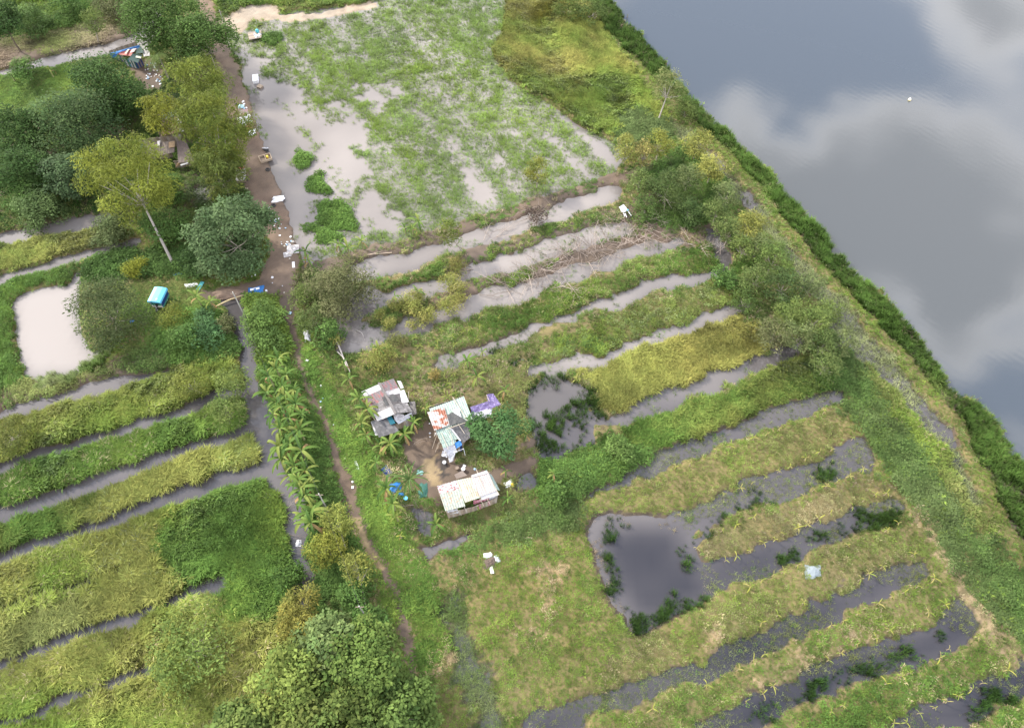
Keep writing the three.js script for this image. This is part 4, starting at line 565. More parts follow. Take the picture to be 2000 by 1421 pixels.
tree('papaya_bush', 'light green broad leaved bush on the vine bed', 1205, 880, 2.6, 2.0, 'shrub', { cat: 'bush', K: { pal: [[.09, .16, .04], [.15, .22, .06]] } }); tree('papaya_bush', 'green broad leaved bush at the left end of the vine bed', 1085, 965, 1.8, 1.8, 'shrub', { cat: 'bush' });

// more of the right belt
const belt = (label, u, v, h, r, pal) => tree('slim_tree', label, u, v, h, r, 'acacia', { K: { pal } }), GG = [[.10, .135, .05], [.17, .2, .075]], OG = [[.08, .12, .036], [.145, .18, .055]];
belt('grey green tree filling the belt below the bright yellow pair', 1420, 378, 5.5, 2.6, GG); belt('grey green tree between the plot corner and the pale gold tree', 1400, 412, 5, 2.6, OG); belt('dense grey green tree left of the pale gold tree', 1425, 452, 5.2, 2.7, OG); belt('grey green tree just above the bushy marsh tree', 1482, 478, 5, 2.3, GG); belt('dark green tree filling the belt beside the middle bed end', 1478, 545, 5.4, 2.9, OG); belt('grey green tree behind the twiggy brown one', 1560, 655, 5, 2.7, GG); belt('olive tree at the marsh edge low in the belt', 1640, 665, 4.8, 2.6, GG); belt('grey green tree at the outer front corner of the plot', 1612, 715, 4.6, 2.5, OG); belt('grey green tree behind the dense corner thicket', 1345, 345, 5.8, 2.8, GG); belt('olive green tree left of the corner thicket', 1250, 352, 5, 2.6, OG);
// ---------------------------------------------------------------- bananas and palms
function frondGeo(L, W, droop, seed, ragged = .12) {   // one banana leaf along +x from the origin, folded on its midrib, arching over
  const R = rng(seed), n = 8, pos = [], idx = []; let x = 0, y = 0, a = .95;
  for (let i = 0; i <= n; i++) {
    const t = i / n, w = i === 0 ? .02 : W * Math.pow(Math.sin(Math.PI * Math.min(1, .08 + t * .92)), .6) * (1 - ragged * R()) * .5;
    pos.push(x, y, 0, x, y + w * .28, w, x, y + w * .28, -w); a -= droop / n * (1 + t); x += Math.cos(a) * L / n; y += Math.sin(a) * L / n;
  }
  for (let i = 0; i < n; i++) { const b = i * 3, c = b + 3; idx.push(b, b + 1, c, b + 1, c + 1, c, b, c, b + 2, b + 2, c, c + 2); }
  const g = new THREE.BufferGeometry(); g.setAttribute('position', new THREE.Float32BufferAttribute(pos, 3)); g.setIndex(idx); const q = g.toNonIndexed(); g.computeVertexNormals(); return faceUp(g);
}
const FROND = [0, 1, 2, 3, 4].map(i => frondGeo(1, .2, 1.15 + i * .22, 70 + i)), FROND_Y = [0, 1, 2].map(i => frondGeo(1, .15, 1.2 + i * .5, 80 + i));
const fm = (r, g, b) => new THREE.MeshPhysicalMaterial({ color: new THREE.Color().setRGB(r, g, b), roughness: .8, specularIntensity: .4, side: THREE.DoubleSide, transmission: .3, thickness: 0, ior: 1.35 });
const MF = [fm(.095, .165, .032), fm(.065, .125, .026), fm(.13, .20, .04), fm(.18, .22, .05)], MFy = [fm(.32, .32, .065), fm(.22, .27, .05), fm(.33, .29, .1)], MFdry = fm(.33, .22, .10), stemMat = std(.24, .24, .11, .7), stemDry = std(.30, .24, .15, .85);
const stemGeo = new THREE.CylinderGeometry(.09, .15, 1, 8).translate(0, .5, 0), ropeGeo = new THREE.CylinderGeometry(.5, .5, 1, 6).translate(0, .5, 0);
let bs = 0;
function banana(label, u, v, H, L, n, o = {}) {   // u, v: the heart of the crown as sighted
  if (!o.young) L *= 1.12; const R = rng(4000 + ++bs), c = at(u, v, H), B = [c[0], Math.max(groundY(c[0], c[2]), -.15), c[2]];
  const t = thing(o.name || 'banana_plant', label, 'banana plant', B, R() * 6.283, o.group);
  const st = part('pseudostem', stemGeo, o.young ? stemDry : stemMat, t); st.scale.set(o.young ? .35 : 1, H + .1, o.young ? .35 : 1); st.position.y = -.1;
  const mats = o.mats || MF, geos = o.young ? FROND_Y : FROND;
  for (let i = 0; i < n; i++) {
    const dry = !o.young && i >= n - 2 && R() < .5, l = L * (.75 + .4 * R()) * (i === 0 ? .8 : 1), m = part('leaf', geos[Math.floor(R() * geos.length)], dry ? MFdry : mats[Math.floor(R() * mats.length)], t);
    m.position.y = H - (dry ? .3 : 0); m.rotation.order = 'YZX'; m.rotation.y = i * 2.39996 + (R() - .5) * .6; m.rotation.z = i === 0 ? .5 : dry ? -.9 : (R() - .6) * .5; m.scale.set(l, l, l * (.62 + .25 * R()));
  }
  return t;
}
const ROW = [[545, 703, 3.2], [527, 738, 3], [560, 735, 2.6], [522, 768, 3], [560, 775, 3.2], [548, 795, 3], [578, 792, 2.8], [535, 812, 3.2], [565, 818, 3.4], [590, 812, 2.6], [548, 838, 3], [557, 855, 3.3], [586, 842, 2.8], [545, 872, 3], [550, 893, 3], [572, 880, 2.8], [590, 882, 3.2], [575, 912, 2.8], [598, 920, 3], [582, 938, 3], [604, 948, 3.2], [595, 968, 2.8], [606, 985, 2.8], [608, 1022, 3.4], [612, 1000, 2.4], [540, 722, 2.6], [552, 758, 2.8], [575, 765, 2.4], [538, 788, 2.6], [562, 800, 2.6], [575, 838, 2.8], [566, 868, 2.6], [588, 905, 2.6], [568, 925, 2.6], [590, 955, 2.6], [598, 1010, 2.6], [620, 1030, 2.2]];
for (const [u, v, h] of ROW) banana('banana plant in the crowded row between canal and track', u, v, h * (.75 + .5 * h2(u, v, 9)), 1.7 + .9 * h2(u, v, 8), 8 + Math.floor(5 * h2(u, v, 7)), { group: 'bananas lining the track' });
banana('tall banana with drooping leaves beside the left wall of the left hut', 718, 800, 2.8, 2.2, 9); banana('banana at the upper left corner of the left hut', 702, 782, 2.6, 2, 8); banana('banana leaning toward the track beside the left hut', 706, 828, 2.5, 2.1, 9); banana('banana with yellow leaves below its neighbours left of the left hut', 716, 852, 2.2, 1.9, 8);
banana('banana with a bare trunk in front of the left hut', 762, 868, 3, 2.2, 10); banana('bright banana against the dark lean to roof', 790, 850, 2.6, 2, 8); banana('low banana in front of the left hut near the yard', 745, 872, 1.8, 1.7, 7); banana('banana at the right of the dark lean to roof', 808, 828, 2.0, 1.7, 7);
banana('small banana beside the yard entrance near the blue board', 735, 905, 1.8, 1.5, 7); banana('banana left of the large starburst plant', 755, 955, 2.4, 2, 8); banana('banana below the starburst plant at the plot edge', 768, 985, 2.2, 1.9, 8); banana('small banana at the lower left corner of the plot', 775, 1010, 1.6, 1.4, 6); banana('banana in the puddle at the front corner of the plot', 852, 1025, 1.4, 1.7, 7); banana('pale young banana near the front corner post', 783, 1048, .8, 1, 5, { mats: MFy.slice(0, 2) });
banana('banana in front of the front hut on the right', 992, 976, 1.4, 1.4, 7); banana('banana at the vine bed beside the front hut', 1082, 928, 1.8, 1.5, 7); banana('small banana between dark tree and reedy pond', 1028, 852, 1.7, 1.2, 6); banana('small banana below the clumped dark tree', 988, 922, 1.4, 1.2, 6); banana('banana bush in front of the front hut', 930, 985, 1.2, 1.3, 7);
banana('wide banana above the green roofed hut', 932, 738, 2.2, 1.9, 9); banana('banana with pale fallen leaves at the ditch above the huts', 912, 708, 1.8, 1.7, 8); banana('slim banana standing in the thin ditch', 942, 690, 1.8, 1.1, 5); banana('banana behind the right end of the green roof', 985, 765, 1.6, 1.4, 7); banana('banana left of the rusty roof sheet', 832, 800, 1.4, 1.3, 6); banana('banana behind the green roof', 875, 778, 1.2, 1.2, 6);
banana('banana on the strip left of the left hut', 672, 715, 1.8, 1.5, 7); banana('banana on the strip above the left hut', 682, 742, 1.8, 1.5, 7); banana('banana growing through the largest yellow leaved bush', 740, 685, 3.2, 1.5, 7);
banana('banana clump on the rear dike, left plant', 660, 475, 2, 1.9, 8); banana('banana clump on the rear dike, middle plant', 680, 488, 2.2, 2, 8); banana('banana clump on the rear dike, right plant', 706, 472, 2, 1.8, 7); banana('banana pair on the rear dike, right plant', 818, 432, 2.6, 1.9, 8); banana('banana pair on the rear dike, left plant', 790, 443, 2, 1.6, 7); banana('small banana between the pair on the rear dike', 805, 446, 1.6, 1.4, 6); banana('dark banana beside the grey boards at the track', 596, 490, 2, 1.7, 7); banana('dark banana at the rear plot corner', 603, 512, 1.8, 1.6, 6);
banana('spindly banana on the bush covered dike', 815, 568, 2.2, 1.4, 6); banana('spindly banana left of the bush covered dike', 771, 580, 2.4, 1.3, 6);
banana('bright green banana beside the blue covered cart', 385, 582, 2.6, 2.2, 9, { mats: MF.slice(2) }); banana('banana with a yellow dead leaf right of the bright green one', 412, 592, 2.4, 1.8, 8, { mats: MF.slice(2) });
banana('small banana in the left clearing of the grove', 118, 196, 2.2, 1.6, 7); banana('small banana at the left of the upper left canal', 22, 148, 1.6, 1.4, 6); banana('banana on the edge of the grove lawn', 98, 140, 1.6, 1.4, 6); banana('banana in shadow at the left edge below the grove', 40, 350, 2.4, 1.8, 7); banana('banana between foreground trees and the track', 665, 1215, 2, 1.5, 7);
// starburst plant
{ const t = banana('large starburst screw pine with stiff narrow leaves in the yard', 800, 938, 3.6, 2.9, 24, { mats: [fm(.085, .15, .04), fm(.12, .18, .05)], name: 'screw_pine' }); t.userData.category = 'palm'; t.children.forEach(c => { if (c.name === 'leaf') c.scale.z *= .36; }); }
// coconut palm
{
  const c = at(308, 108, 5.5), t = thing('coconut_palm', 'coconut palm with drooping fronds beside the blue shack', 'palm', [c[0], groundY(c[0], c[2]), c[2]]);
  part('trunk', tube([[0, -.2, 0], [.15, 2.6, .1], [0, 5.4, 0]], .2, .13, 8, 8), barkGrey, t);
  const mt = fm(.10, .145, .035), R = rng(88);
  for (let i = 0; i < 15; i++) { const gs = [], L = 3.4 + R(), a0 = .9 - (i % 5) * .32; let x = 0, y = 0, a = a0; const pts = []; for (let k = 0; k <= 10; k++) { pts.push([x, y]); a -= .16; x += Math.cos(a) * L / 10; y += Math.sin(a) * L / 10; } gs.push(tube(pts.map(p => [p[0], p[1], 0]), .05, .015, 6, 4).toNonIndexed()); const pos = []; for (let k = 1; k < 10; k++) for (const s of [-1, 1]) for (let e = 0; e < 2; e++) { const [px, py] = pts[k], w = .85 * Math.sin(Math.PI * (k + 1) / 12), ox = e * L / 20; pos.push(px + ox, py, 0, px + ox + .12, py - .02, 0, px + ox + .28, py - .32 * w, s * w); } const lg = new THREE.BufferGeometry(); lg.setAttribute('position', new THREE.Float32BufferAttribute(pos, 3)); lg.computeVertexNormals(); const tg = gs[0]; tg.deleteAttribute('uv'); const m = part('frond', mergeGeometries([tg, lg]), mt, t, [0, 5.4, 0], [0, i * 2.4, 0]); }
}
// young yellow bananas on the lower right beds
{
  const out = [], add = (L, x0, y0, s) => { for (let i = 0; i < L.length; i += 2) { const p = [x0 + L[i] / s, y0 + L[i + 1] / s]; if (out.every(q => Math.hypot(q[0] - p[0], q[1] - p[1]) > 11)) out.push(p); } };
  add([635, 370, 690, 350, 885, 510, 740, 590, 660, 610, 570, 650, 470, 700, 405, 720, 320, 760, 230, 800, 155, 830, 50, 870, 1005, 680, 940, 715, 855, 760, 780, 790, 705, 830, 625, 850, 560, 895, 1020, 880, 1095, 870, 950, 915, 880, 955, 795, 975, 730, 1000, 660, 1035, 590, 1070, 520, 1095, 435, 1135, 380, 1165, 305, 1190, 215, 1240, 130, 1275, 60, 1300, 515, 1340, 430, 1375, 365, 1395, 1170, 1065, 1095, 1110, 840, 1210, 1265, 1270, 985, 1385, 1070, 1345, 235, 1030, 125, 1075, 35, 1110], 1400, 700, 3.305);
  add([1560, 520, 1640, 495, 1720, 460, 1320, 600, 1410, 575, 1230, 655, 1150, 680, 1055, 705, 1085, 1000, 1440, 1070, 1350, 1110, 1550, 1030, 1390, 1300, 1450, 1275, 1540, 1245, 1195, 1220], 1000, 700, 3.305);
  add([120, 565, 215, 515, 290, 470, 840, 245, 985, 420, 925, 465, 1270, 310, 1400, 460, 1300, 510, 1205, 550, 1130, 575, 1040, 620, 960, 650, 905, 690, 820, 730, 735, 760, 655, 815, 555, 620, 390, 700, 285, 745, 235, 985, 310, 945, 140, 1045, 40, 1085, 365, 1150, 300, 1200, 195, 1245, 1110, 795, 1025, 845, 900, 885, 800, 940, 725, 985, 1360, 680, 1470, 630, 1680, 835, 1505, 910, 1440, 970, 1240, 1070, 1190, 1090, 1090, 1140, 1870, 1050, 1725, 1130, 1650, 1175, 1560, 1215, 1490, 1250, 1415, 1290, 1315, 1325, 1145, 1390, 1230, 1385, 810, 1280, 735, 1320], 1400, 991, 3.305);
  add([1465, 1045, 1355, 1085, 1260, 1140, 905, 1300, 1620, 1200, 1680, 1160], 1000, 991, 3.305);
  const bedOf = z => ({ [zBedA]: 'on the bed nearest the plot', [zBedB]: 'on the brown tinged bed ending at the square pond', [zBedC]: 'on the tan bed below the square pond', [zBedD]: 'on the second lowest bed', [zBedE]: 'on the lowest bed at the right corner' }[z] || 'at the water edge between the right hand beds');
  for (const [u, v] of out) { const p = at(u, v, .6), z = zone[cellAt(p[0], p[2])], w = bedOf(z); banana('yellowed young banana ' + w, u, v, .5 + .5 * h2(u | 0, v | 0, 5), .55 + .6 * h2(u | 0, v | 0, 3), 2 + Math.floor(4 * h2(u | 0, v | 0, 4)), { young: 1, mats: MFy, name: 'young_banana', group: 'young bananas ' + w }); }
  const o2 = []; const add2 = (L, x0, y0, s) => { for (let i = 0; i < L.length; i += 2) { const p = [x0 + L[i] / s, y0 + L[i + 1] / s]; if (o2.every(q => Math.hypot(q[0] - p[0], q[1] - p[1]) > 8)) o2.push(p); } };
  add2([545, 180, 640, 225, 560, 240, 670, 290, 595, 295, 785, 165, 870, 145, 905, 205, 845, 95, 935, 60, 945, 240, 850, 255, 770, 115, 835, 220], 690, 720, 4.738);
  add2([910, 1115, 960, 1115, 1130, 1115, 1060, 1050, 1120, 1045, 1285, 1040, 1265, 990, 1200, 960, 1030, 1000, 940, 1030, 1340, 960, 1440, 920, 1170, 1060], 500, 360, 3.305);
  add2([590, 850, 700, 845, 1005, 855, 880, 750, 980, 720, 1075, 665, 1255, 610, 1580, 500, 1470, 520, 1600, 370, 1810, 395, 830, 630, 1280, 1065, 1550, 660], 680, 560, 6.178);
  for (const [u, v] of o2) banana('yellow green banana sucker on the small beds behind the huts', u, v, .4, .85, 5, { young: 1, mats: [fm(.22, .25, .055), MFy[1]], name: 'banana_sucker', group: 'banana suckers behind the huts' });
}
// ---------------------------------------------------------------- huts and sheds
function grain(seed, base, spots) {   // sheet print: rust, fading and stains over a base colour (sRGB 0-255)
  const T = 256, d = new Uint8Array(T * T * 4); for (let j = 0; j < T; j++) for (let i = 0; i < T; i++) { let c = base.slice(); const n = fbm(i * .05, j * .05, seed, 4); c = c.map(v => v * .78 * (.86 + .28 * n)); for (const [col, lo, sx, sy, amt] of spots) { const k = sstep(lo, lo + .12, fbm(i * sx * .6, j * sy * .6, seed + col[0], 4)) * amt; c = mix3(c, col, k); } const o = (j * T + i) * 4; d[o] = clamp(c[0], 0, 255); d[o + 1] = clamp(c[1], 0, 255); d[o + 2] = clamp(c[2], 0, 255); d[o + 3] = 255; }
  const t = new THREE.DataTexture(d, T, T, THREE.RGBAFormat); t.magFilter = THREE.LinearFilter; t.colorSpace = THREE.SRGBColorSpace; t.wrapS = t.wrapT = THREE.RepeatWrapping; t.needsUpdate = true; return t;
}
const sm = (seed, base, spots = [], rough = .6) => new THREE.MeshStandardMaterial({ map: grain(seed, base, spots), roughness: rough, side: THREE.DoubleSide });
const RUST = [120, 62, 38], DARK = [70, 66, 64];
const S = {
  greyA: sm(1, [150, 145, 143], [[DARK, .5, .02, .09, .5], [[185, 180, 178], .6, .06, .02, .5]]), greyB: sm(2, [128, 122, 120], [[DARK, .48, .03, .1, .6]]), redgrey: sm(3, [150, 140, 140], [[[165, 90, 88], .52, .015, .11, .55]]), white: sm(4, [222, 220, 220], [[[170, 165, 165], .56, .04, .04, .5]]), char: sm(5, [92, 90, 92], [[[120, 118, 120], .55, .05, .05, .4]]), teal: sm(6, [50, 130, 150]), mint: sm(7, [170, 188, 178], [[[120, 150, 138], .55, .04, .04, .5], [[185, 210, 200], .6, .08, .03, .5]]), rust: sm(8, [196, 188, 186], [[RUST, .47, .03, .045, .95]]), cream: sm(9, [205, 202, 182], [[[165, 130, 104], .57, .06, .03, .55], [[165, 190, 175], .52, .03, .03, .6]]), mintrust: sm(10, [190, 198, 184], [[[165, 125, 98], .58, .07, .05, .6]]), whiterust: sm(11, [214, 208, 210], [[[128, 55, 50], .57, .05, .06, .9]]), pinkwhite: sm(12, [212, 202, 198], [[[186, 170, 165], .5, .02, .12, .5]]), purple: sm(13, [128, 112, 162], [[[96, 84, 130], .5, .06, .06, .7], [[170, 160, 195], .58, .05, .05, .6]], .8), tarpW: sm(14, [226, 226, 230], [[[190, 190, 196], .5, .06, .06, .6]], .7), tarpG: sm(15, [88, 88, 88], [[[60, 60, 60], .5, .07, .07, .6]], .8), blue: sm(16, [40, 130, 205], [[[30, 95, 165], .52, .06, .06, .6]], .6), brown: sm(17, [132, 118, 108], [[[92, 80, 72], .48, .11, .02, .7], [[170, 152, 128], .6, .09, .02, .5]]), thatch: sm(18, [128, 112, 104], [[[96, 84, 80], .5, .1, .1, .6]]), orange: sm(19, [190, 160, 120], [[[130, 105, 80], .5, .1, .03, .6]]), red: sm(20, [190, 95, 85], [[[150, 65, 60], .5, .04, .08, .6]]), green: sm(21, [90, 120, 112], [[[60, 84, 80], .5, .1, .1, .7]]), board: sm(22, [165, 150, 138], [[[130, 112, 100], .5, .02, .09, .6]]), pale: sm(23, [198, 192, 192], [[[225, 222, 222], .55, .05, .05, .5]]), skyblue: sm(24, [75, 165, 205], [[[60, 140, 185], .55, .05, .05, .4]], .5), dblue: sm(25, [35, 75, 150]), dgreen: sm(26, [40, 100, 90]), cloth: sm(27, [175, 95, 110], [[[225, 200, 205], .5, .06, .06, .7]], .9),
};
const poleMat = std(.42, .36, .29, .85), poleDark = std(.2, .15, .11, .9), plankMats = [std(.30, .24, .18, .9), std(.24, .19, .15, .9), std(.36, .31, .26, .9)];
// a sheet through four corners (a b along the top, d c along the bottom); ridges run from top to bottom
function sheetGeo(q, ridges, amp = .035, thick = .02, sag = 0, rough = 0, seed = 1) {
  const A = q.map(p => new THREE.Vector3(...p)), nu = ridges ? ridges * 4 : 10, nv = ridges ? 4 : 10, N = new THREE.Vector3().subVectors(A[1], A[0]).cross(new THREE.Vector3().subVectors(A[3], A[0])).normalize(); if (N.y < 0) N.negate();
  const pos = [], uv = [], idx = [], P = new THREE.Vector3(), Pb = new THREE.Vector3();
  for (let s = 0; s < 2; s++) for (let j = 0; j <= nv; j++) for (let i = 0; i <= nu; i++) { const u = i / nu, v = j / nv; P.lerpVectors(A[0], A[1], u); Pb.lerpVectors(A[3], A[2], u); P.lerp(Pb, v); let o = ridges ? [0, 1, 0, -1][i % 4] * amp : 0; o += -sag * Math.sin(u * Math.PI) * Math.sin(v * Math.PI) + (rough ? (fbm(u * 4 + seed * 3, v * 4, 300 + seed, 3) - .5) * rough : 0) - s * thick; P.addScaledVector(N, o); pos.push(P.x, P.y, P.z); uv.push(u, v); }
  const w = nu + 1, off = w * (nv + 1); for (let j = 0; j < nv; j++) for (let i = 0; i < nu; i++) { const a = j * w + i; idx.push(a, a + w, a + 1, a + 1, a + w, a + w + 1); const b = a + off; idx.push(b, b + 1, b + w, b + 1, b + w + 1, b + w); }
  const edge = (a, b) => idx.push(a, b, a + off, b, b + off, a + off); for (let i = 0; i < nu; i++) { edge(i, i + 1); edge(nv * w + i, nv * w + i + 1); } for (let j = 0; j < nv; j++) { edge(j * w, (j + 1) * w); edge(j * w + nu, (j + 1) * w + nu); }
  const g = new THREE.BufferGeometry(); g.setAttribute('position', new THREE.Float32BufferAttribute(pos, 3)); g.setAttribute('uv', new THREE.Float32BufferAttribute(uv, 2)); g.setIndex(idx); const f = g.toNonIndexed(); f.computeVertexNormals(); return f;
}
function pole(parent, a, b, r = .045, mat = poleMat, name = 'pole') { const A = new THREE.Vector3(...a), B = new THREE.Vector3(...b), m = part(name, ropeGeo, mat, parent); m.position.copy(A); m.scale.set(r * 2, A.distanceTo(B), r * 2); m.quaternion.setFromUnitVectors(new THREE.Vector3(0, 1, 0), B.clone().sub(A).normalize()); return m; }
// hut helper: corners sighted in a local enlargement (x0, y0, scale), heights in metres
function hut(name, label, x0, y0, s, corner) {
  const K = (x, y, h) => at(x0 + x / s, y0 + y / s, h + .35), O = K(...corner, 0), root = thing(name, label, 'hut', [O[0], .35, O[2]]), loc = p => [p[0] - O[0], p[1] - .35, p[2] - O[2]];
  let n = 0; const lift = () => (n++) * .012;
  return {
    root, K, loc,
    sheet(nm, mat, ridges, c, o = {}) { const e = lift(); return part(nm, sheetGeo(c.map(([x, y, h]) => { const p = loc(K(x, y, h)); p[1] += e; return p; }), ridges, o.amp ?? .035, .02, o.sag || 0, o.rough || 0, n), mat, o.parent || root); },
    pole(a, b, r, m, nm) { return pole(root, loc(K(...a)), loc(K(...b)), r, m, nm); },
    wall(a, b, h, mat, nP) { const A = loc(K(...a, 0)), B = loc(K(...b, 0)); const dx = (B[0] - A[0]) / nP, dz = (B[2] - A[2]) / nP, w = Math.hypot(dx, dz), ang = -Math.atan2(dz, dx), wl = new THREE.Group(); wl.name = 'wall'; root.add(wl); for (let i = 0; i < nP; i++) { const hh = h - .1 + .12 * h2(i, nP, 8); part('board', new THREE.BoxGeometry(w * .95, hh, .04), Array.isArray(mat) ? mat[i % mat.length] : mat, wl, [A[0] + dx * (i + .5), hh / 2 - .1, A[2] + dz * (i + .5)], [0, ang, (h2(i, 3, nP) - .5) * .04]); } return wl; },
  };
}
const E1 = [690, 720, 4.738];
{ // left hut: grey gable with white patch sheets and a dark lean-to
  const H = hut('left_hut'.replace('left_', 'grey_'), 'weathered hut with grey red streaked gable roof and dark lean to', ...E1, [300, 420]);
  const rT = [238, 140, 3.1], rB = [392, 415, 3.1], eLT = [75, 212, 2.3], eLB = [222, 486, 2.3], eRT = [372, 90, 2.5], eRB = [548, 400, 2.5], L = (a, b, t) => [a[0] + (b[0] - a[0]) * t, a[1] + (b[1] - a[1]) * t, a[2] + (b[2] - a[2]) * t];
  const lefts = [[0, .2, S.white], [.18, .52, S.redgrey], [.5, .78, S.greyA], [.76, 1, S.white]], rights = [[0, .3, S.redgrey], [.28, .46, S.pale], [.44, .74, S.greyB], [.72, 1, S.greyA]];
  for (const [a, b, m] of lefts) H.sheet('roof_sheet', m, Math.round(26 * (b - a)), [L(rT, rB, a), L(rT, rB, b), L(eLT, eLB, b), L(eLT, eLB, a)]);
  for (const [a, b, m] of rights) H.sheet('roof_sheet', m, Math.round(26 * (b - a)), [L(rT, rB, a), L(rT, rB, b), L(eRT, eRB, b), L(eRT, eRB, a)]);
  H.sheet('ridge_cap', S.greyB, 0, [[226, 128, 3.16], [252, 132, 3.16], [405, 410, 3.16], [380, 420, 3.16]]);
  H.sheet('patch_sheet', S.white, 0, [[290, 230, 2.95], [425, 185, 2.62], [440, 230, 2.66], [300, 250, 2.95]]); H.sheet('patch_sheet', S.white, 0, [[425, 210, 2.62], [470, 195, 2.55], [515, 310, 2.55], [450, 320, 2.66]]);
  H.sheet('tarp', S.tarpG, 0, [[265, 270, 3.05], [370, 235, 2.85], [430, 290, 2.8], [300, 345, 3.05]], { rough: .12 }); H.sheet('side_sheet', S.white, 0, [[405, 115, 2.3], [440, 118, 2.2], [468, 180, 2.2], [440, 190, 2.3]]);
  H.sheet('side_sheet', S.greyB, 5, [[515, 310, 2.2], [572, 305, 1.9], [588, 422, 1.9], [545, 432, 2.2]]);
  H.sheet('lean_to_roof', S.char, 0, [[168, 490, 2.2], [315, 440, 2.2], [430, 585, 1.9], [238, 640, 1.9]], { rough: .06 }); H.sheet('lean_to_panel', S.teal, 6, [[302, 440, 2.28], [345, 425, 2.3], [392, 508, 2.2], [346, 524, 2.2]]);
  H.sheet('lean_to_panel', S.pale, 0, [[365, 410, 2.3], [470, 430, 2.3], [470, 475, 2.1], [385, 480, 2.1]], { rough: .1 }); H.sheet('cloth', S.tarpW, 0, [[385, 480, 2.05], [540, 410, 2.2], [552, 445, 1.8], [420, 520, 1.7]], { rough: .25, sag: .1 });
  H.sheet('gutter_sheet', S.white, 0, [[165, 498, 2.05], [212, 482, 2.1], [240, 615, 1.7], [205, 625, 1.6]], { rough: .2 });
  H.wall([100, 300], [235, 560], 2.1, plankMats, 9); H.wall([235, 600], [430, 560], 1.8, plankMats, 9); H.wall([430, 560], [560, 520], 2.0, [...plankMats, S.pale], 6); H.wall([375, 190], [560, 520], 2.2, plankMats, 10);
  H.pole([510, 210, 2.3], [510, 300, 2.3], .03);
}
{ // middle hut: mint roof, rusty sheet, tarps
  const H = hut('mint_hut', 'patched hut with mint green roof, rusty sheet and blue tarp', ...E1, [900, 560]);
  H.sheet('roof_sheet', S.mint, 8, [[705, 368, 2.5], [865, 312, 2.5], [960, 520, 2.8], [760, 570, 2.7]]); H.sheet('roof_sheet', S.mint, 8, [[860, 314, 2.5], [1022, 255, 2.5], [1105, 470, 2.8], [950, 525, 2.8]]);
  H.sheet('rusty_sheet', S.rust, 7, [[684, 402, 2.75], [842, 356, 2.75], [892, 520, 2.85], [750, 572, 2.85]]);
  H.sheet('roof_sheet', S.mint, 8, [[762, 572, 2.6], [888, 525, 2.7], [972, 650, 2.4], [812, 690, 2.3]]); H.sheet('roof_sheet', S.mint, 6, [[800, 650, 2.35], [940, 640, 2.4], [955, 690, 2.2], [832, 735, 2.2]]);
  H.sheet('tarp', S.tarpW, 0, [[918, 378, 2.85], [972, 372, 2.85], [1012, 468, 2.9], [962, 470, 2.9]], { rough: .15 }); H.sheet('tarp', S.tarpG, 0, [[868, 432, 2.95], [915, 400, 2.95], [1055, 485, 2.95], [892, 530, 2.95]], { rough: .25 });
  H.sheet('tarp', S.char, 0, [[890, 556, 2.7], [1062, 500, 2.8], [1085, 640, 2.3], [1010, 690, 2.2]], { rough: .2, sag: .1 }); H.sheet('tarp', S.tarpW, 0, [[888, 545, 2.78], [918, 560, 2.75], [1000, 668, 2.35], [985, 670, 2.35]], { rough: .1 });
  H.sheet('blue_tarp', S.blue, 0, [[938, 690, 2.2], [990, 662, 2.25], [1008, 708, 2.1], [952, 742, 2.0]], { rough: .15 }); H.sheet('front_tarp', S.tarpW, 0, [[828, 738, 2.1], [932, 700, 2.1], [965, 775, 1.4], [862, 800, 1.3]], { rough: .35, sag: .1 }); H.sheet('front_tarp', S.tarpW, 0, [[870, 790, 1.4], [945, 780, 1.4], [925, 860, .7], [890, 872, .6]], { rough: .4 }); H.sheet('front_tarp', S.tarpW, 0, [[826, 760, 1.4], [868, 770, 1.4], [870, 825, .9], [815, 810, .9]], { rough: .35 });
  H.pole([920, 262, 2.75], [1072, 500, 3.0], .05); H.pole([855, 560, 3.0], [1065, 488, 3.1], .05); H.pole([815, 590, 2.75], [880, 745, 2.4], .035); H.pole([890, 580, 2.9], [925, 700, 2.5], .035); H.pole([950, 480, 3.0], [1030, 600, 2.9], .035); H.pole([800, 640, 2.6], [862, 790, 1.6], .035); H.pole([1020, 740, 1.9], [965, 760, 1.8], .03, std(.8, .8, .82, .5)); H.pole([1020, 735, 1.9], [1035, 800, 1.1], .03, std(.8, .8, .82, .5));
  for (const [x, y] of [[760, 660], [790, 720], [740, 720], [770, 750]]) H.pole([x + 20, y - 70, 1.8], [x - 10, y + 20, 0], .035, poleMat, 'prop');
  H.wall([720, 440], [850, 770], 2.1, plankMats, 10); H.wall([850, 780], [1010, 760], 1.5, [...plankMats, S.dblue], 8); H.wall([1010, 740], [1100, 540], 2.0, plankMats, 7); H.wall([715, 420], [1030, 320], 2.2, plankMats, 12); H.wall([1030, 320], [1100, 520], 2.2, plankMats, 7);
}
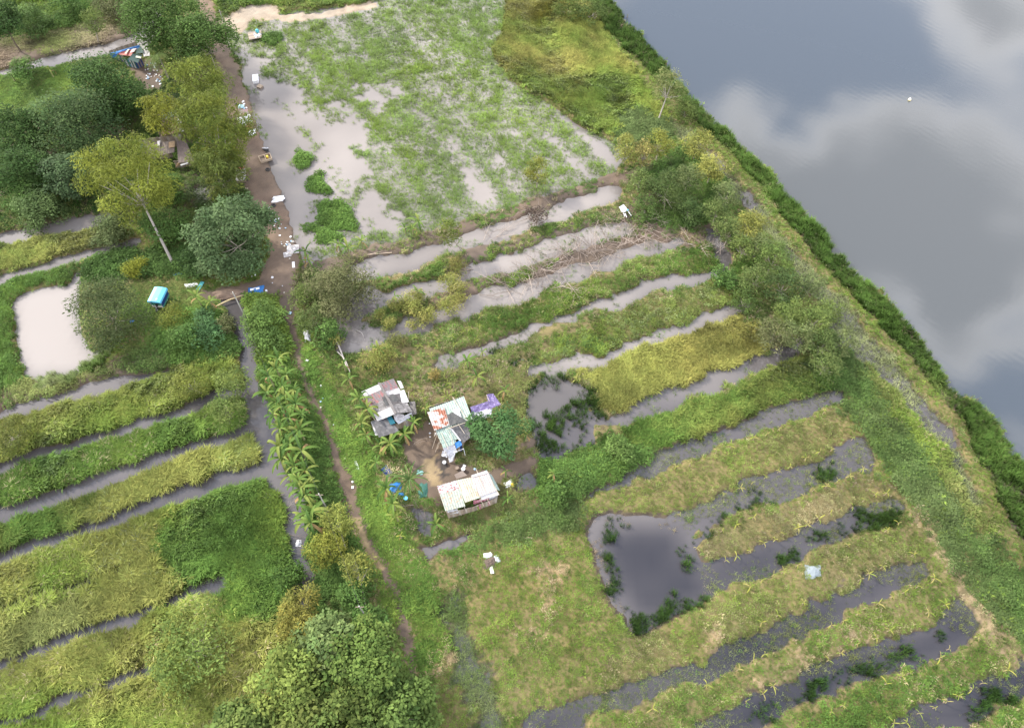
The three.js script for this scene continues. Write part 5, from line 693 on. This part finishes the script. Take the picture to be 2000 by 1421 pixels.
{ // purple shelter next to it
  const H = hut('purple_shelter', 'shelter of purple and white sheets stretched on poles under the clumped tree', ...E1, [1200, 420]);
  H.sheet('purple_sheet', S.purple, 0, [[1082, 352, 2.3], [1242, 300, 2.3], [1262, 372, 2.0], [1100, 425, 2.0]], { rough: .2, sag: .1 }); H.sheet('purple_sheet', S.purple, 0, [[1232, 240, 2.4], [1292, 226, 2.6], [1366, 330, 2.3], [1262, 372, 2.1]], { rough: .35, sag: .15 });
  H.sheet('white_sheet', S.tarpW, 0, [[1095, 420, 2.0], [1180, 390, 2.0], [1190, 470, 1.7], [1112, 475, 1.7]], { rough: .3 }); H.sheet('white_sheet', S.tarpW, 0, [[1165, 395, 2.05], [1290, 358, 2.0], [1270, 440, 1.8], [1190, 470, 1.75]], { rough: .35 }); H.sheet('purple_sheet', S.purple, 0, [[1390, 520, 1.2], [1450, 515, 1.2], [1460, 545, 1.0], [1400, 550, 1.0]], { rough: .2 });
  H.pole([1232, 240, 2.4], [1262, 300, 2.4], .03); for (const [x, y, h] of [[1090, 352, 2.3], [1240, 300, 2.3], [1296, 230, 2.5], [1362, 330, 2.3], [1112, 470, 1.7], [1270, 440, 1.8]]) { const a = H.loc(H.K(x, y, h)); pole(H.root, [a[0], -.1, a[2]], a, .035, poleMat, 'post'); }
}
{ // front hut: cream, mint and white sheets
  const H = hut('cream_hut', 'front hut with cream, mint and white corrugated sheets near the plot edge', ...E1, [1000, 1200]);
  H.sheet('roof_sheet', S.whiterust, 7, [[775, 1086, 2.7], [956, 1030, 2.7], [986, 1110, 2.6], [800, 1162, 2.6]]); H.sheet('roof_sheet', S.mintrust, 8, [[800, 1158, 2.6], [984, 1106, 2.6], [1036, 1272, 2.2], [852, 1316, 2.2]]); H.sheet('roof_sheet', S.cream, 8, [[952, 1032, 2.72], [1112, 1000, 2.72], [1178, 1190, 2.3], [1035, 1238, 2.3]]);
  H.sheet('roof_sheet', S.pinkwhite, 9, [[1088, 988, 2.8], [1242, 945, 2.8], [1325, 1128, 2.4], [1172, 1182, 2.4]]); H.sheet('roof_sheet', S.white, 0, [[1175, 1172, 2.35], [1318, 1112, 2.38], [1352, 1166, 2.1], [1188, 1216, 2.1]], { rough: .06 }); H.sheet('edge_sheet', S.white, 0, [[1095, 985, 2.86], [1228, 944, 2.86], [1240, 968, 2.82], [1105, 1004, 2.82]], { rough: .05 });
  H.sheet('side_sheet', S.mint, 5, [[1246, 958, 2.6], [1292, 1000, 2.0], [1358, 1128, 1.9], [1328, 1120, 2.35]]); H.sheet('front_cloth', S.cloth, 0, [[1112, 1222, 2.0], [1262, 1188, 2.0], [1255, 1215, 1.3], [1112, 1262, 1.3]], { rough: .2 }); H.sheet('front_cloth', S.tarpW, 0, [[870, 1318, 2.0], [960, 1296, 2.0], [975, 1335, 1.2], [878, 1345, 1.2]], { rough: .25 }); H.sheet('front_cloth', S.tarpW, 0, [[1255, 1185, 1.9], [1340, 1160, 1.9], [1330, 1210, 1.0], [1262, 1235, 1.0]], { rough: .2 });
  H.sheet('side_board', S.board, 0, [[935, 982, 1.5], [1008, 945, 1.5], [1055, 990, 1.3], [955, 1022, 1.3]]);
  for (const [x, y] of [[960, 1285], [1030, 1275], [1190, 1225], [1250, 1215]]) H.pole([x - 20, y - 30, 2.3], [x + 18, y + 45, 1.6], .035); H.pole([1138, 930, 2.9], [1215, 1130, 2.7], .04); H.pole([1255, 1005, 2.7], [1350, 1165, 2.3], .04);
  H.wall([790, 1150], [880, 1380], 2.0, plankMats, 8); H.wall([880, 1385], [1100, 1330], 1.9, plankMats, 11); H.wall([1100, 1330], [1330, 1240], 1.8, [...plankMats, S.cloth], 11); H.wall([1330, 1240], [1280, 1050], 2.0, plankMats, 8); H.wall([790, 1140], [1270, 1020], 2.2, plankMats, 16);
}
{ // shack at the top left canal
  const H = hut('blue_shack', 'shack with blue tarp, red and dark green roof sheets by the top left canal', 200, 60, 12.92, [650, 800]);
  H.sheet('blue_tarp', S.blue, 0, [[170, 560, 2.3], [930, 355, 2.5], [955, 440, 2.1], [360, 590, 2.0]], { rough: .25 }); H.sheet('blue_tarp', S.blue, 0, [[170, 570, 2.2], [360, 585, 2.0], [345, 680, 1.2], [220, 690, .9]], { rough: .4 });
  H.sheet('red_sheet', S.red, 9, [[480, 530, 2.35], [865, 440, 2.4], [720, 640, 2.0], [370, 590, 2.0]]); H.sheet('pale_plank', S.cream, 0, [[630, 470, 2.46], [685, 460, 2.48], [600, 580, 2.28], [550, 580, 2.26]]); H.sheet('pale_plank', S.pale, 0, [[740, 460, 2.5], [850, 445, 2.5], [800, 530, 2.35], [690, 560, 2.3]]);
  H.sheet('green_sheet', S.green, 10, [[760, 580, 2.3], [1000, 620, 2.3], [890, 820, 1.9], [640, 720, 1.9]]); H.sheet('green_sheet', S.green, 8, [[850, 470, 2.35], [980, 400, 2.35], [1040, 560, 2.2], [840, 590, 2.2]]); H.sheet('pale_plank', S.cream, 0, [[850, 635, 2.38], [980, 660, 2.38], [970, 710, 2.3], [830, 680, 2.3]]);
  H.sheet('grey_sheet', S.pale, 0, [[970, 380, 2.1], [1150, 360, 2.1], [1200, 640, 1.9], [1040, 660, 1.9]], { rough: .1 }); 
  H.wall([600, 880], [900, 960], 1.9, [S.dgreen, S.pale, S.dgreen, S.teal, S.pale], 8); H.wall([900, 960], [1080, 860], 1.9, [S.dblue, plankMats[1]], 6); H.wall([260, 720], [600, 800], 1.7, [S.dblue, plankMats[0], plankMats[1]], 9); H.wall([260, 720], [940, 480], 2.0, plankMats, 16); H.pole([935, 360, 2.5], [920, 280, 3.0], .05); H.pole([1180, 310, 1.5], [1105, 200, 2.0], .05);
}
{ // brown roofs in the grove
  const H = hut('brown_house', 'long brown corrugated roof with a thatched wing under the tall trees', 250, 180, 8.882, [700, 1100]);
  H.sheet('roof_sheet', S.brown, 14, [[250, 905, 3.2], [560, 865, 3.2], [560, 1090, 2.5], [245, 1110, 2.5]]); H.sheet('roof_sheet', S.brown, 12, [[555, 868, 3.22], [810, 838, 3.22], [800, 1040, 2.5], [555, 1095, 2.5]]); H.sheet('pale_sheet', S.orange, 5, [[700, 865, 3.2], [808, 845, 3.25], [808, 950, 2.9], [705, 965, 2.9]]);
  H.sheet('thatched_wing', S.thatch, 12, [[840, 860, 3.0], [990, 815, 3.0], [1150, 1195, 2.2], [870, 1230, 2.2]]); H.sheet('eave_board', S.white, 0, [[905, 1255, 2.1], [1040, 1215, 2.15], [1045, 1235, 2.05], [915, 1280, 2.0]]); H.sheet('end_sheet', S.orange, 4, [[850, 1230, 2.1], [925, 1205, 2.15], [900, 1270, 1.8], [820, 1310, 1.8]]); H.sheet('roof_box', S.pale, 0, [[505, 850, 3.4], [560, 845, 3.4], [545, 930, 3.15], [510, 940, 3.15]]); H.sheet('teal_end', S.dgreen, 0, [[190, 920, 2.6], [255, 905, 2.6], [255, 970, 2.4], [215, 975, 2.4]]);
  H.wall([270, 1200], [800, 1150], 2.1, plankMats, 14); H.wall([850, 1330], [1120, 1290], 1.9, plankMats, 8); H.wall([1120, 1290], [1010, 960], 2.1, plankMats, 10); H.wall([260, 1010], [960, 930], 2.5, plankMats, 16);
}
{
  const H = hut('green_roof_house', 'green and rust patched roof almost hidden by the pale yellow green tree', 250, 180, 8.882, [800, 640]);
  H.sheet('roof_sheet', S.mint, 8, [[570, 290, 3.0], [690, 280, 3.0], [700, 450, 2.6], [580, 470, 2.6]]); H.sheet('roof_sheet', S.mint, 8, [[690, 330, 3.0], [860, 320, 3.0], [880, 430, 2.7], [700, 450, 2.7]]); H.sheet('roof_sheet', S.orange, 10, [[575, 470, 2.7], [860, 420, 2.75], [960, 680, 2.2], [570, 760, 2.2]]); H.sheet('patch_sheet', S.white, 0, [[840, 400, 2.8], [950, 390, 2.75], [910, 560, 2.5], [850, 560, 2.5]], { rough: .1 }); H.sheet('patch_sheet', S.white, 0, [[880, 640, 2.4], [960, 620, 2.4], [965, 680, 2.25], [890, 690, 2.25]]); H.sheet('eave_sheet', S.pale, 0, [[725, 770, 1.9], [910, 735, 1.95], [920, 810, 1.4], [735, 830, 1.4]]);
  H.wall([580, 830], [950, 790], 1.9, plankMats, 10); H.wall([590, 560], [900, 500], 2.3, plankMats, 9);
}
// ---------------------------------------------------------------- smaller things
const bx = (w, h, d) => new THREE.BoxGeometry(w, h, d), cyl = (a, b, h, n = 12) => new THREE.CylinderGeometry(a, b, h, n);
const whiteP = std(.72, .72, .74, .55), greyP = std(.45, .45, .47, .6), blackR = std(.03, .03, .03, .8), woodP = std(.34, .27, .2, .9), woodD = std(.2, .155, .12, .9), blueP = std(.05, .22, .55, .5), tealP = std(.06, .35, .4, .5), skyP = std(.11, .42, .62, .4), redP = std(.5, .12, .1, .6), yelP = std(.7, .5, .05, .5);
// a crumpled sheet or bag lying on the ground
function crumple(name, label, cat, u, v, w, d, h, mat, turn = 0, group) {
  const n = 10, p = landAt(u, v), s = Math.floor(u * 7 + v), pos = [], uv = [], idx = [];
  for (let lay = 0; lay < 2; lay++) for (let j = 0; j <= n; j++) for (let i = 0; i <= n; i++) { const a = i / n * 2 - 1, b = j / n * 2 - 1, r = Math.min(1, Math.hypot(a, b)), rim = .75 + .5 * vn(Math.atan2(b, a) * 1.6 + 9, 1, s); const x = a * rim * w / 2, z = b * rim * d / 2, y = lay ? -.04 : Math.max(.015, h * (1 - r * r) * (.5 + fbm(a * 2.2 + s, b * 2.2, 9, 3)) + .04 * vn(a * 6, b * 6, s)); pos.push(x, y, z); uv.push(i / n, j / n); }
  const W = n + 1, off = W * W; for (let j = 0; j < n; j++) for (let i = 0; i < n; i++) { const a = j * W + i; idx.push(a, a + W, a + 1, a + 1, a + W, a + W + 1, a + off, a + 1 + off, a + W + off, a + 1 + off, a + W + 1 + off, a + W + off); }
  for (let i = 0; i < n; i++) for (const [a, b] of [[i, i + 1], [n * W + i, n * W + i + 1], [i * W, (i + 1) * W], [i * W + n, (i + 1) * W + n]]) idx.push(a, b, a + off, b, b + off, a + off);
  const g0 = new THREE.BufferGeometry(); g0.setAttribute('position', new THREE.Float32BufferAttribute(pos, 3)); g0.setAttribute('uv', new THREE.Float32BufferAttribute(uv, 2)); g0.setIndex(idx); const g = g0.toNonIndexed(); g.computeVertexNormals();
  return single(name, label, cat, g, mat, [p[0], Math.max(p[1], 0) + .02, p[2]], turn, group);
}
crumple('plastic_sheet', 'white plastic sheet thrown over a heap on the track edge', 'sheet', 477, 234, 2.2, 2.0, .55, whiteP, .4); crumple('plastic_sheet', 'white sheet slumped at the water beside the track, below the larger one', 'sheet', 491, 259, 1.2, 1.6, .45, whiteP, .2); crumple('plastic_bag', 'pale cyan plastic bag beside the striped red sheet', 'bag', 471, 208, .9, .9, .5, std(.45, .68, .72, .5)); crumple('plastic_sheet', 'bright white sheet lying at the water edge above the litter', 'sheet', 543, 388, 1.9, 1.4, .3, whiteP, .1);
crumple('plastic_sheet', 'silvery crumpled sheet beside the track at the plot edge', 'sheet', 599, 655, 1.0, 2.2, .4, greyP, .4); crumple('plastic_sheet', 'white sheet on the grass near the bright green banana', 'sheet', 372, 557, 1.7, 1.0, .15, whiteP, .3); crumple('blue_tarp', 'blue tarp bundled with pale boards beside the track', 'tarp', 500, 569, 2.0, 1.6, .4, S.blue, .2); crumple('blue_tarp', 'strip of blue tarp on the shrubs above the garden', 'tarp', 348, 535, 1.6, .5, .25, S.blue, .1); crumple('blue_tarp', 'blue tarp lying under the starburst plant', 'tarp', 772, 952, 1.5, 1.4, .4, S.blue, .5); crumple('blue_tarp', 'small blue bundle below the blue tarp in the yard', 'tarp', 783, 966, .8, .6, .3, S.blue); crumple('teal_tarp', 'green mesh sheet right of the starburst plant', 'tarp', 826, 958, 1.1, 2.0, .25, sm(31, [60, 120, 105], [[[40, 84, 76], .5, .1, .1, .7]], .8), .1); crumple('teal_tarp', 'pale teal bag above the green mesh sheet', 'tarp', 820, 922, .8, .7, .3, std(.3, .55, .5, .6));
crumple('plastic_net', 'heap of pale plastic net on the tan bed', 'net', 1590, 1115, 2.0, 1.6, .25, std(.2, .23, .25, .9)); crumple('white_bundle', 'white bundle near the puddle beside the front hut', 'bundle', 993, 944, 1.1, .8, .3, whiteP, .5); crumple('yellow_sack', 'yellow and white sack at the puddle edge', 'sack', 1000, 946, .5, .5, .25, yelP); crumple('blue_scrap', 'small blue scrap under the dark olive garden tree', 'scrap', 257, 628, .9, .5, .12, S.blue, .5); crumple('white_bag', 'white bag hanging in the scrub at the left edge', 'bag', 2, 293, .9, .8, .5, whiteP); crumple('white_bag', 'white bag in the hedge above the yellow green hedge', 'bag', 249, 509, .5, .5, .3, whiteP); crumple('white_litter', 'pale litter heap on the canal edge near the dead sedge', 'litter', 584, 1062, .7, .9, .2, greyP);
// litter heap below the shack and along the track: small scraps one by one
{ const R = rng(61), gs = [bx(.32, .1, .24), bx(.22, .14, .2), new THREE.DodecahedronGeometry(.16, 0)], ms = [whiteP, greyP, std(.55, .5, .42, .8), std(.3, .45, .6, .6), whiteP]; const lay = (u0, v0, u1, v1, n, sp, where) => { for (let i = 0; i < n; i++) { const t = R(), p = landAt(u0 + (u1 - u0) * t + (R() - .5) * sp, v0 + (v1 - v0) * t + (R() - .5) * sp), m = single('litter_scrap', 'small pale scrap of rubbish ' + where, 'litter', gs[i % 3], ms[Math.floor(R() * 5)], [p[0], Math.max(p[1], 0) + .05, p[2]], R() * 3, 'rubbish scraps ' + where); m.scale.setScalar(.5 + R() * .9); } };
  lay(522, 412, 545, 440, 26, 16, 'along the track'); lay(545, 440, 575, 500, 26, 22, 'along the track'); lay(470, 190, 490, 262, 12, 12, 'along the track'); lay(288, 132, 310, 160, 34, 26, 'below the blue shack'); lay(600, 690, 690, 960, 10, 14, 'along the lower track'); lay(840, 835, 880, 880, 12, 20, 'in the hut yard'); lay(500, 520, 560, 600, 12, 40, 'at the track bend'); lay(900, 915, 960, 925, 8, 14, 'in the hut yard'); }
// boards and planks
const board = (label, u, v, w, d, mat, turn, n = 'board') => { const p = landAt(u, v); return single(n, label, 'board', bx(w, .04, d), mat, [p[0], Math.max(p[1], 0) + .06, p[2]], turn); };
board('large pale grey board lying at the litter heap by the plot corner', 572, 487, 1.9, 1.8, S.pale, .15); board('smaller grey board leaning on the large pale one', 561, 497, 1.2, 1.1, S.pale, .3); board('teal board on the grass beside the bright green banana', 391, 558, .6, 1.6, tealP, -.25); board('red striped corrugated sheet on the track edge', 476, 219, 1.6, 1.5, S.redgrey, .3); board('pink board at the water edge near the white sheets', 484, 248, 1.0, 1.5, S.red, .5); board('blue ribbed board beside the yard banana', 756, 920, 1.5, .95, S.dblue, -.75); board('white slab leaning at the track rim below the boards', 573, 517, .4, 1.2, whiteP, .2); board('white board on top of the bundled blue tarp', 499, 568, 1.4, .4, whiteP, .25).position.y += .42; board('pale wooden plank on the grass below the foreground tree tops', 748, 1243, 1.5, .22, woodP, .2, 'plank'); board('weathered plank on the grass in front of the plot', 1028, 1050, 1.5, .2, woodP, -.1, 'plank');
board('pale plank by the track below the grey covered cart, left one', 476, 376, .22, 2.2, woodP, -.1, 'plank'); board('pale plank by the track below the grey covered cart, right one', 480, 375, .22, 2.0, woodP, -.1, 'plank'); board('white plank leaning near the yard entrance, left one', 695, 908, .18, 1.8, whiteP, .25, 'plank'); board('white plank leaning near the yard entrance, right one', 699, 911, .18, 1.7, whiteP, .45, 'plank');
board('long pale bamboo on the rear dike', 725, 497, 6.5, .12, woodP, .12, 'bamboo_pole'); board('second bamboo crossing the first on the rear dike', 738, 493, 5.0, .1, woodP, .32, 'bamboo_pole');
// floating foam block and crate
{ const p = at(500, 157, 0), t = thing('foam_block', 'white foam block floating in the flooded field', 'block', [p[0], 0, p[2]], .2); part('body', bx(1.0, .6, 1.9), whiteP, t, [0, .3, 0]); part('lid', bx(1.06, .08, 1.96), std(.8, .8, .8, .5), t, [0, .63, 0]); }
{ const p = at(508, 171, 0), t = thing('wooden_crate', 'grey wooden crate floating below the white foam block', 'crate', [p[0], 0, p[2]], -.5); for (const z of [-.3, 0, .3]) part('slat', bx(1.0, .05, .24), woodP, t, [0, .38, z]); for (const x of [-.46, .46]) part('side', bx(.05, .36, .84), woodD, t, [x, .18, 0]); for (const z of [-.4, .4]) part('side', bx(.88, .36, .05), woodD, t, [0, .18, z]); }
// wooden raft box with yellow can
{ const p = landAt(519, 311), t = thing('wooden_raft', 'open wooden box raft moored at the track edge', 'raft', [p[0], Math.max(p[1], 0), p[2]], .45); part('floor', bx(1.9, .06, 1.5), woodD, t, [0, .12, 0]); for (const z of [-.75, .75]) part('rail', bx(2.0, .4, .1), woodP, t, [0, .3, z]); for (const x of [-.97, 0, .97]) part('rail', bx(.1, .4, 1.4), woodP, t, [x, .3, 0]); const q = single('yellow_can', 'yellow can standing in the wooden raft', 'can', cyl(.2, .2, .45), yelP, [p[0] + .3, Math.max(p[1], 0) + .38, p[2] - .2]); }
{ const p = landAt(519, 293), t = thing('fish_trap', 'round dark basket trap at the water edge above the raft', 'trap', [p[0], Math.max(p[1], 0), p[2]]); part('basket', new THREE.TorusGeometry(.45, .12, 8, 16), greyP, t, [0, .45, 0], [.9, 0, 0]); part('base', cyl(.4, .5, .3, 12), blackR, t, [0, .15, 0]); }
// tyres and pots
for (const [u, v, l] of [[463, 205, 'old tyre beside the cyan bag on the track edge'], [300, 655, 'old tyre lying below the dark olive garden tree'], [523, 332, 'dark tyre at the water edge below the raft'], [534, 402, 'black tub standing at the litter heap']]) { const p = landAt(u, v); single('tyre', l, 'tyre', new THREE.TorusGeometry(.3, .12, 8, 18).rotateX(Math.PI / 2), blackR, [p[0], Math.max(p[1], 0) + .13, p[2]]); }
// grey covered handcart
{ const p = landAt(473, 350), t = thing('handcart', 'handcart under a grey cover parked beside the track', 'cart', [p[0], p[1], p[2]], .2); part('bed', bx(1.5, .5, 2.6), woodD, t, [0, .65, 0]); part('cover', sheetGeo([[-.85, 1.02, -1.4], [.85, 1.02, -1.4], [.85, 1.0, 1.4], [-.85, 1.0, 1.4]], 0, 0, .03, -.15, .2, 9), S.pale, t); part('front_rail', bx(1.4, .1, .5), redP, t, [0, 1.0, -1.6]); for (const x of [-.85, .85]) { const w = part('wheel', new THREE.TorusGeometry(.36, .07, 8, 18), blackR, t, [x, .42, .3], [0, Math.PI / 2, 0]); part('rim', cyl(.1, .1, .1), greyP, w, [0, 0, 0], [Math.PI / 2, 0, 0]); } for (const x of [-.4, .4]) part('shaft', bx(.07, .07, 1.4), woodP, t, [x, .7, -1.9]); }
// blue covered cargo tricycle
{ const p = landAt(316, 592), t = thing('cargo_tricycle', 'three wheeled cargo cart with a sky blue canopy parked on the lawn', 'tricycle', [p[0], p[1], p[2]], -.12);
  const shp = new THREE.Shape(); shp.moveTo(-1.0, 0); shp.lineTo(-.92, .16); shp.lineTo(-.4, .3); shp.lineTo(.4, .3); shp.lineTo(.92, .16); shp.lineTo(1.0, 0); shp.closePath(); const cg = new THREE.ExtrudeGeometry(shp, { depth: 2.7, bevelEnabled: true, bevelSize: .05, bevelThickness: .05, bevelSegments: 2 }).translate(0, 0, -1.45);
  part('canopy', cg, skyP, t, [0, 1.75, 0]); part('patch', bx(.22, .01, .22), whiteP, t, [.3, 2.11, .8]); part('side_curtain', bx(.05, .85, 2.4), S.dblue, t, [.92, 1.3, -.1]); part('side_curtain', bx(.05, .85, 2.4), S.dblue, t, [-.92, 1.3, -.1]); part('rear_curtain', bx(1.8, .85, .05), S.dblue, t, [0, 1.3, -1.3]); const box = part('cargo_box', bx(1.75, .55, 2.3), std(.08, .3, .2, .6), t, [0, .7, -.1]); part('tailboard', bx(1.6, .35, .06), std(.6, .55, .5, .7), box, [0, -.02, 1.2]); for (const x of [-.85, .85]) for (const z of [-1.2, 1.1]) part('post', cyl(.025, .025, 1.2, 6), greyP, t, [x, 1.3, z]); for (const [x, z] of [[-.8, -.4], [.8, -.4], [0, 1.55]]) { const w = part('wheel', new THREE.TorusGeometry(.3, .08, 8, 18), blackR, t, [x, .38, z], [0, Math.PI / 2, 0]); part('hub', cyl(.08, .08, .12, 10), greyP, w, [0, 0, 0], [Math.PI / 2, 0, 0]); } part('fork', bx(.08, .9, .08), greyP, t, [0, .8, 1.5], [-.25, 0, 0]); part('handlebar', bx(.7, .05, .05), blackR, t, [0, 1.2, 1.38]); part('seat', bx(.4, .12, .5), blackR, t, [0, .95, 1.12]); }
// raft of junk in the flooded field
{ const p = landAt(500, 76), t = thing('junk_platform', 'raised plank platform piled with white junk in the flooded field', 'platform', [p[0], Math.max(p[1], 0), p[2]], .3); for (let i = 0; i < 5; i++) part('plank', bx(2.6, .07, .46), i % 2 ? woodP : S.board, t, [0, .6, -1 + i * .5]); for (const x of [-1.1, 1.1]) for (const z of [-1, 1]) part('leg', bx(.1, .6, .1), woodD, t, [x, .3, z]); const q = [p[0], Math.max(p[1], 0) + .64, p[2]]; single('water_jar', 'dark jar with teal lid standing on the junk platform', 'jar', new THREE.LatheGeometry([[0, 0], [.3, 0], [.38, .3], [.32, .6], [.2, .7], [0, .72]].map(a => new THREE.Vector2(...a)), 14), tealP, [q[0] + .4, q[1], q[2] - .8]); for (const [dx, dz, w] of [[.5, .4, .7], [.9, -.1, .5], [-.1, -.2, .4]]) { const c = crumple('white_sack', 'white sack on the junk platform', 'sack', 500, 76, w, w, .35, whiteP, dx, 'sacks on the junk platform'); c.position.set(q[0] + dx, q[1], q[2] + dz); } }
// white junk on the rear dike
{ const p = landAt(1222, 420), t = thing('white_chair_wreck', 'broken white plastic chair on the branchy dike', 'chair', [p[0], p[1] + .5, p[2]], .5); part('seat', new THREE.SphereGeometry(.5, 14, 8, 0, 6.283, 0, 1.3).scale(1, .35, .9), whiteP, t, [-.25, .35, -.4]); part('backrest', bx(.95, .08, 1.1), whiteP, t, [-.1, .42, -.75], [.25, .1, .1]); for (const [x, z] of [[-.4, .3], [.35, .35], [.45, -.1], [-.55, .0]]) part('leg', bx(.09, .09, .75), whiteP, t, [x, .15, z + .25], [.3, x * .4, 0]); part('blue_strip', bx(.3, .05, .25), skyP, t, [.3, .47, -.1]); }
// rubbish heap on the lower lawn
{ const c = crumple('brown_net_heap', 'brown net heap with scraps on the lower lawn', 'heap', 956, 1098, 1.6, 1.6, .35, sm(33, [120, 104, 92], [[[70, 58, 50], .5, .12, .12, .8]], .9)); crumple('white_cover', 'white cover at the upper side of the brown net heap', 'cover', 953, 1085, 1.0, .8, .25, whiteP, .3); crumple('grey_cover', 'grey plastic corner at the right of the brown net heap', 'cover', 970, 1092, .7, .9, .2, std(.5, .53, .58, .5), .6); board('white plank sticking out below the brown net heap', 960, 1112, .4, 1.0, whiteP, .25, 'plank'); }
for (const [u, v, c, l] of [[793, 975, skyP, 'sky blue barrel below the starburst plant'], [905, 918, whiteP, 'white bucket in the yard behind the front hut'], [868, 905, greyP, 'grey bucket at the charred patch in the yard'], [893, 916, woodD, 'brown pot in the yard left of the white bucket']]) { const p = landAt(u, v), t = thing('bucket', l, 'bucket', [p[0], p[1], p[2]]); part('body', cyl(.24, .18, .45, 14), c, t, [0, .22, 0]); part('rim', new THREE.TorusGeometry(.24, .025, 6, 16).rotateX(Math.PI / 2), c, t, [0, .45, 0]); }
// lake buoy
{ const p = at(1777, 195, 0), t = thing('buoy', 'small yellow and white buoy floating on the lake', 'buoy', [p[0], -.06, p[2]]); t.scale.setScalar(.62); part('float', new THREE.SphereGeometry(.45, 16, 10), std(.85, .75, .4, .4), t, [0, .2, 0]); part('cap', new THREE.SphereGeometry(.3, 12, 8), whiteP, t, [0, .5, 0]); part('skirt', cyl(.42, .42, .14, 14), blackR, t, [0, .02, 0]); }
// utility poles and wires
{ const mk = (label, u, v, h) => { const p = landAt(u, v), t = thing('utility_pole', label, 'pole', [p[0], p[1], p[2]]); part('mast', cyl(.07, .11, h, 8), std(.42, .4, .37, .8), t, [0, h / 2 - .1, 0]); part('crossarm', bx(.9, .08, .08), woodD, t, [0, h - .5, 0]); return [p[0], p[1] + h - .5, p[2]]; };
  const a = mk('thin grey pole at the head of the flooded field', 447, 74, 6), b = mk('thin pole standing in the canal corner behind the track', 480, 622, 6.5), c = mk('thin pole beside the banana row', 642, 1000, 6), d = mk('thin pole under the olive tree by the track bend', 718, 1210, 6);
  const wire = (label, p, q) => single('wire', label, 'wire', tube([p, [(p[0] + q[0]) / 2, (p[1] + q[1]) / 2 - .9, (p[2] + q[2]) / 2], q], .015, .015, 16, 4), blackR); wire('thin wire over the bananas from the canal pole', b, c); wire('thin wire from the banana row pole to the track bend', c, d); }
// fallen banana stem over the canal head
{ const p = landAt(455, 590), g = tube([[-1.6, .5, 1.3], [0, .7, .3], [2.4, .9, -.7]], .14, .08, 6, 8), t = thing('fallen_banana_stem', 'fallen pale banana stem lying across the canal head', 'stem', [p[0] - .6, p[1], p[2]]); part('stem', g, std(.45, .36, .2, .8), t); for (let i = 0; i < 4; i++) { const m = part('leaf', FROND[i], i ? MF[0] : MFdry, t, [2.4, .9, -.7], [0, i * 1.1 - .6, -.35]); m.scale.setScalar(1.3); } }
// earth bund at the canal head
{ const p = landAt(447, 578); crumple('earth_mound', 'bare earth bund at the head of the canal', 'mound', 447, 577, 5.5, 2.2, .7, std(.17, .12, .09, .95), .15); }
// leaning dead poles at the plot side
{ const mk = (label, a, b, r0) => { const p = landAt(...a), q = landAt(...b); single('dead_pole', label, 'pole', tube([[p[0], p[1] + .5, p[2]], [(p[0] + q[0]) / 2 + .3, (p[1] + q[1]) / 2 + .75, (p[2] + q[2]) / 2], [q[0], q[1] + .3, q[2]]], r0, r0 * .6, 10, 6), std(.4, .36, .33, .9)); }; mk('long grey dead trunk along the left side of the plot', [634, 628], [680, 724], .16); mk('second thin dead trunk beside the lower end of the long one', [660, 690], [684, 728], .09); mk('thin bare stick leaning by the corner pool', [698, 648], [712, 665], .06); }
// cut branches: each a forked grey stick
{
  const mats = [std(.25, .2, .165, .9), std(.34, .28, .235, .9), std(.16, .125, .1, .9)], R = rng(909), kinds = [0, 1, 2, 3].map(k => { const Q = rng(70 + k), L = 1, gs = [tube([[0, 0, 0], [.5, .06, (Q() - .5) * .16], [1, .02, (Q() - .5) * .2]], .013, .005, 5, 5)]; for (let i = 0; i < 5; i++) { const t = .3 + .13 * i, s = i % 2 ? 1 : -1; gs.push(tube([[t, .05, 0], [t + .13, .1 + Q() * .1, s * (.08 + Q() * .06)], [t + .26 + Q() * .12, .05 + Q() * .22, s * (.16 + Q() * .16)]], .007, .0025, 3, 4)); } return mergeGeometries(gs); });
  const put1 = (u, v, L, a, where) => { const p = landAt(u, v), m = single('cut_branch', 'bare cut branch ' + where, 'branch', kinds[Math.floor(R() * 4)], mats[Math.floor(R() * 3)], [p[0], Math.max(p[1], -.05) + .1 + R() * .3, p[2]], a, 'cut branches ' + where); m.scale.setScalar(L); m.rotation.z = R() * .2; };
  const strip = (u0, v0, u1, v1, n, sp, where, L0 = 1.8, L1 = 2.4) => { for (let i = 0; i < n; i++) { const t = R(); put1(u0 + (u1 - u0) * t + (R() - .5) * sp, v0 + (v1 - v0) * t + (R() - .5) * sp * .55, L0 + R() * L1, R() * 6.283, where); } };
  strip(1060, 522, 1270, 458, 90, 56, 'heaped on the muddy dike at the rear right'); strip(930, 575, 1080, 525, 32, 34, 'on the dike right of the rusty bushes'); strip(1020, 425, 1070, 410, 12, 30, 'in the rear ditch around the brown bush', 1.8, 2.5); strip(1180, 430, 1290, 440, 22, 40, 'under the dark thicket beside the white chair'); strip(1000, 575, 1120, 548, 18, 30, 'reaching over the third ditch'); strip(930, 470, 990, 455, 8, 20, 'standing in the rear ditch'); strip(905, 530, 935, 525, 8, 16, 'in the second ditch'); strip(830, 862, 845, 842, 8, 14, 'dropped in the hut yard', .8, 1); strip(540, 960, 575, 1060, 10, 10, 'along the canal edge', 1, 1.2); strip(800, 980, 830, 1000, 8, 16, 'in the debris below the starburst plant', .8, 1.2); strip(1330, 470, 1410, 500, 12, 24, 'at the wet right corner of the plot', 1.5, 2);
}
tree('shrub', 'dead brown bush standing in the rear ditch', 1047, 422, 2.6, 1.9, 'brown', { K: { k: 34, pal: [[.07, .05, .04], [.13, .1, .08]] } });
renderer.render(scene, camera);
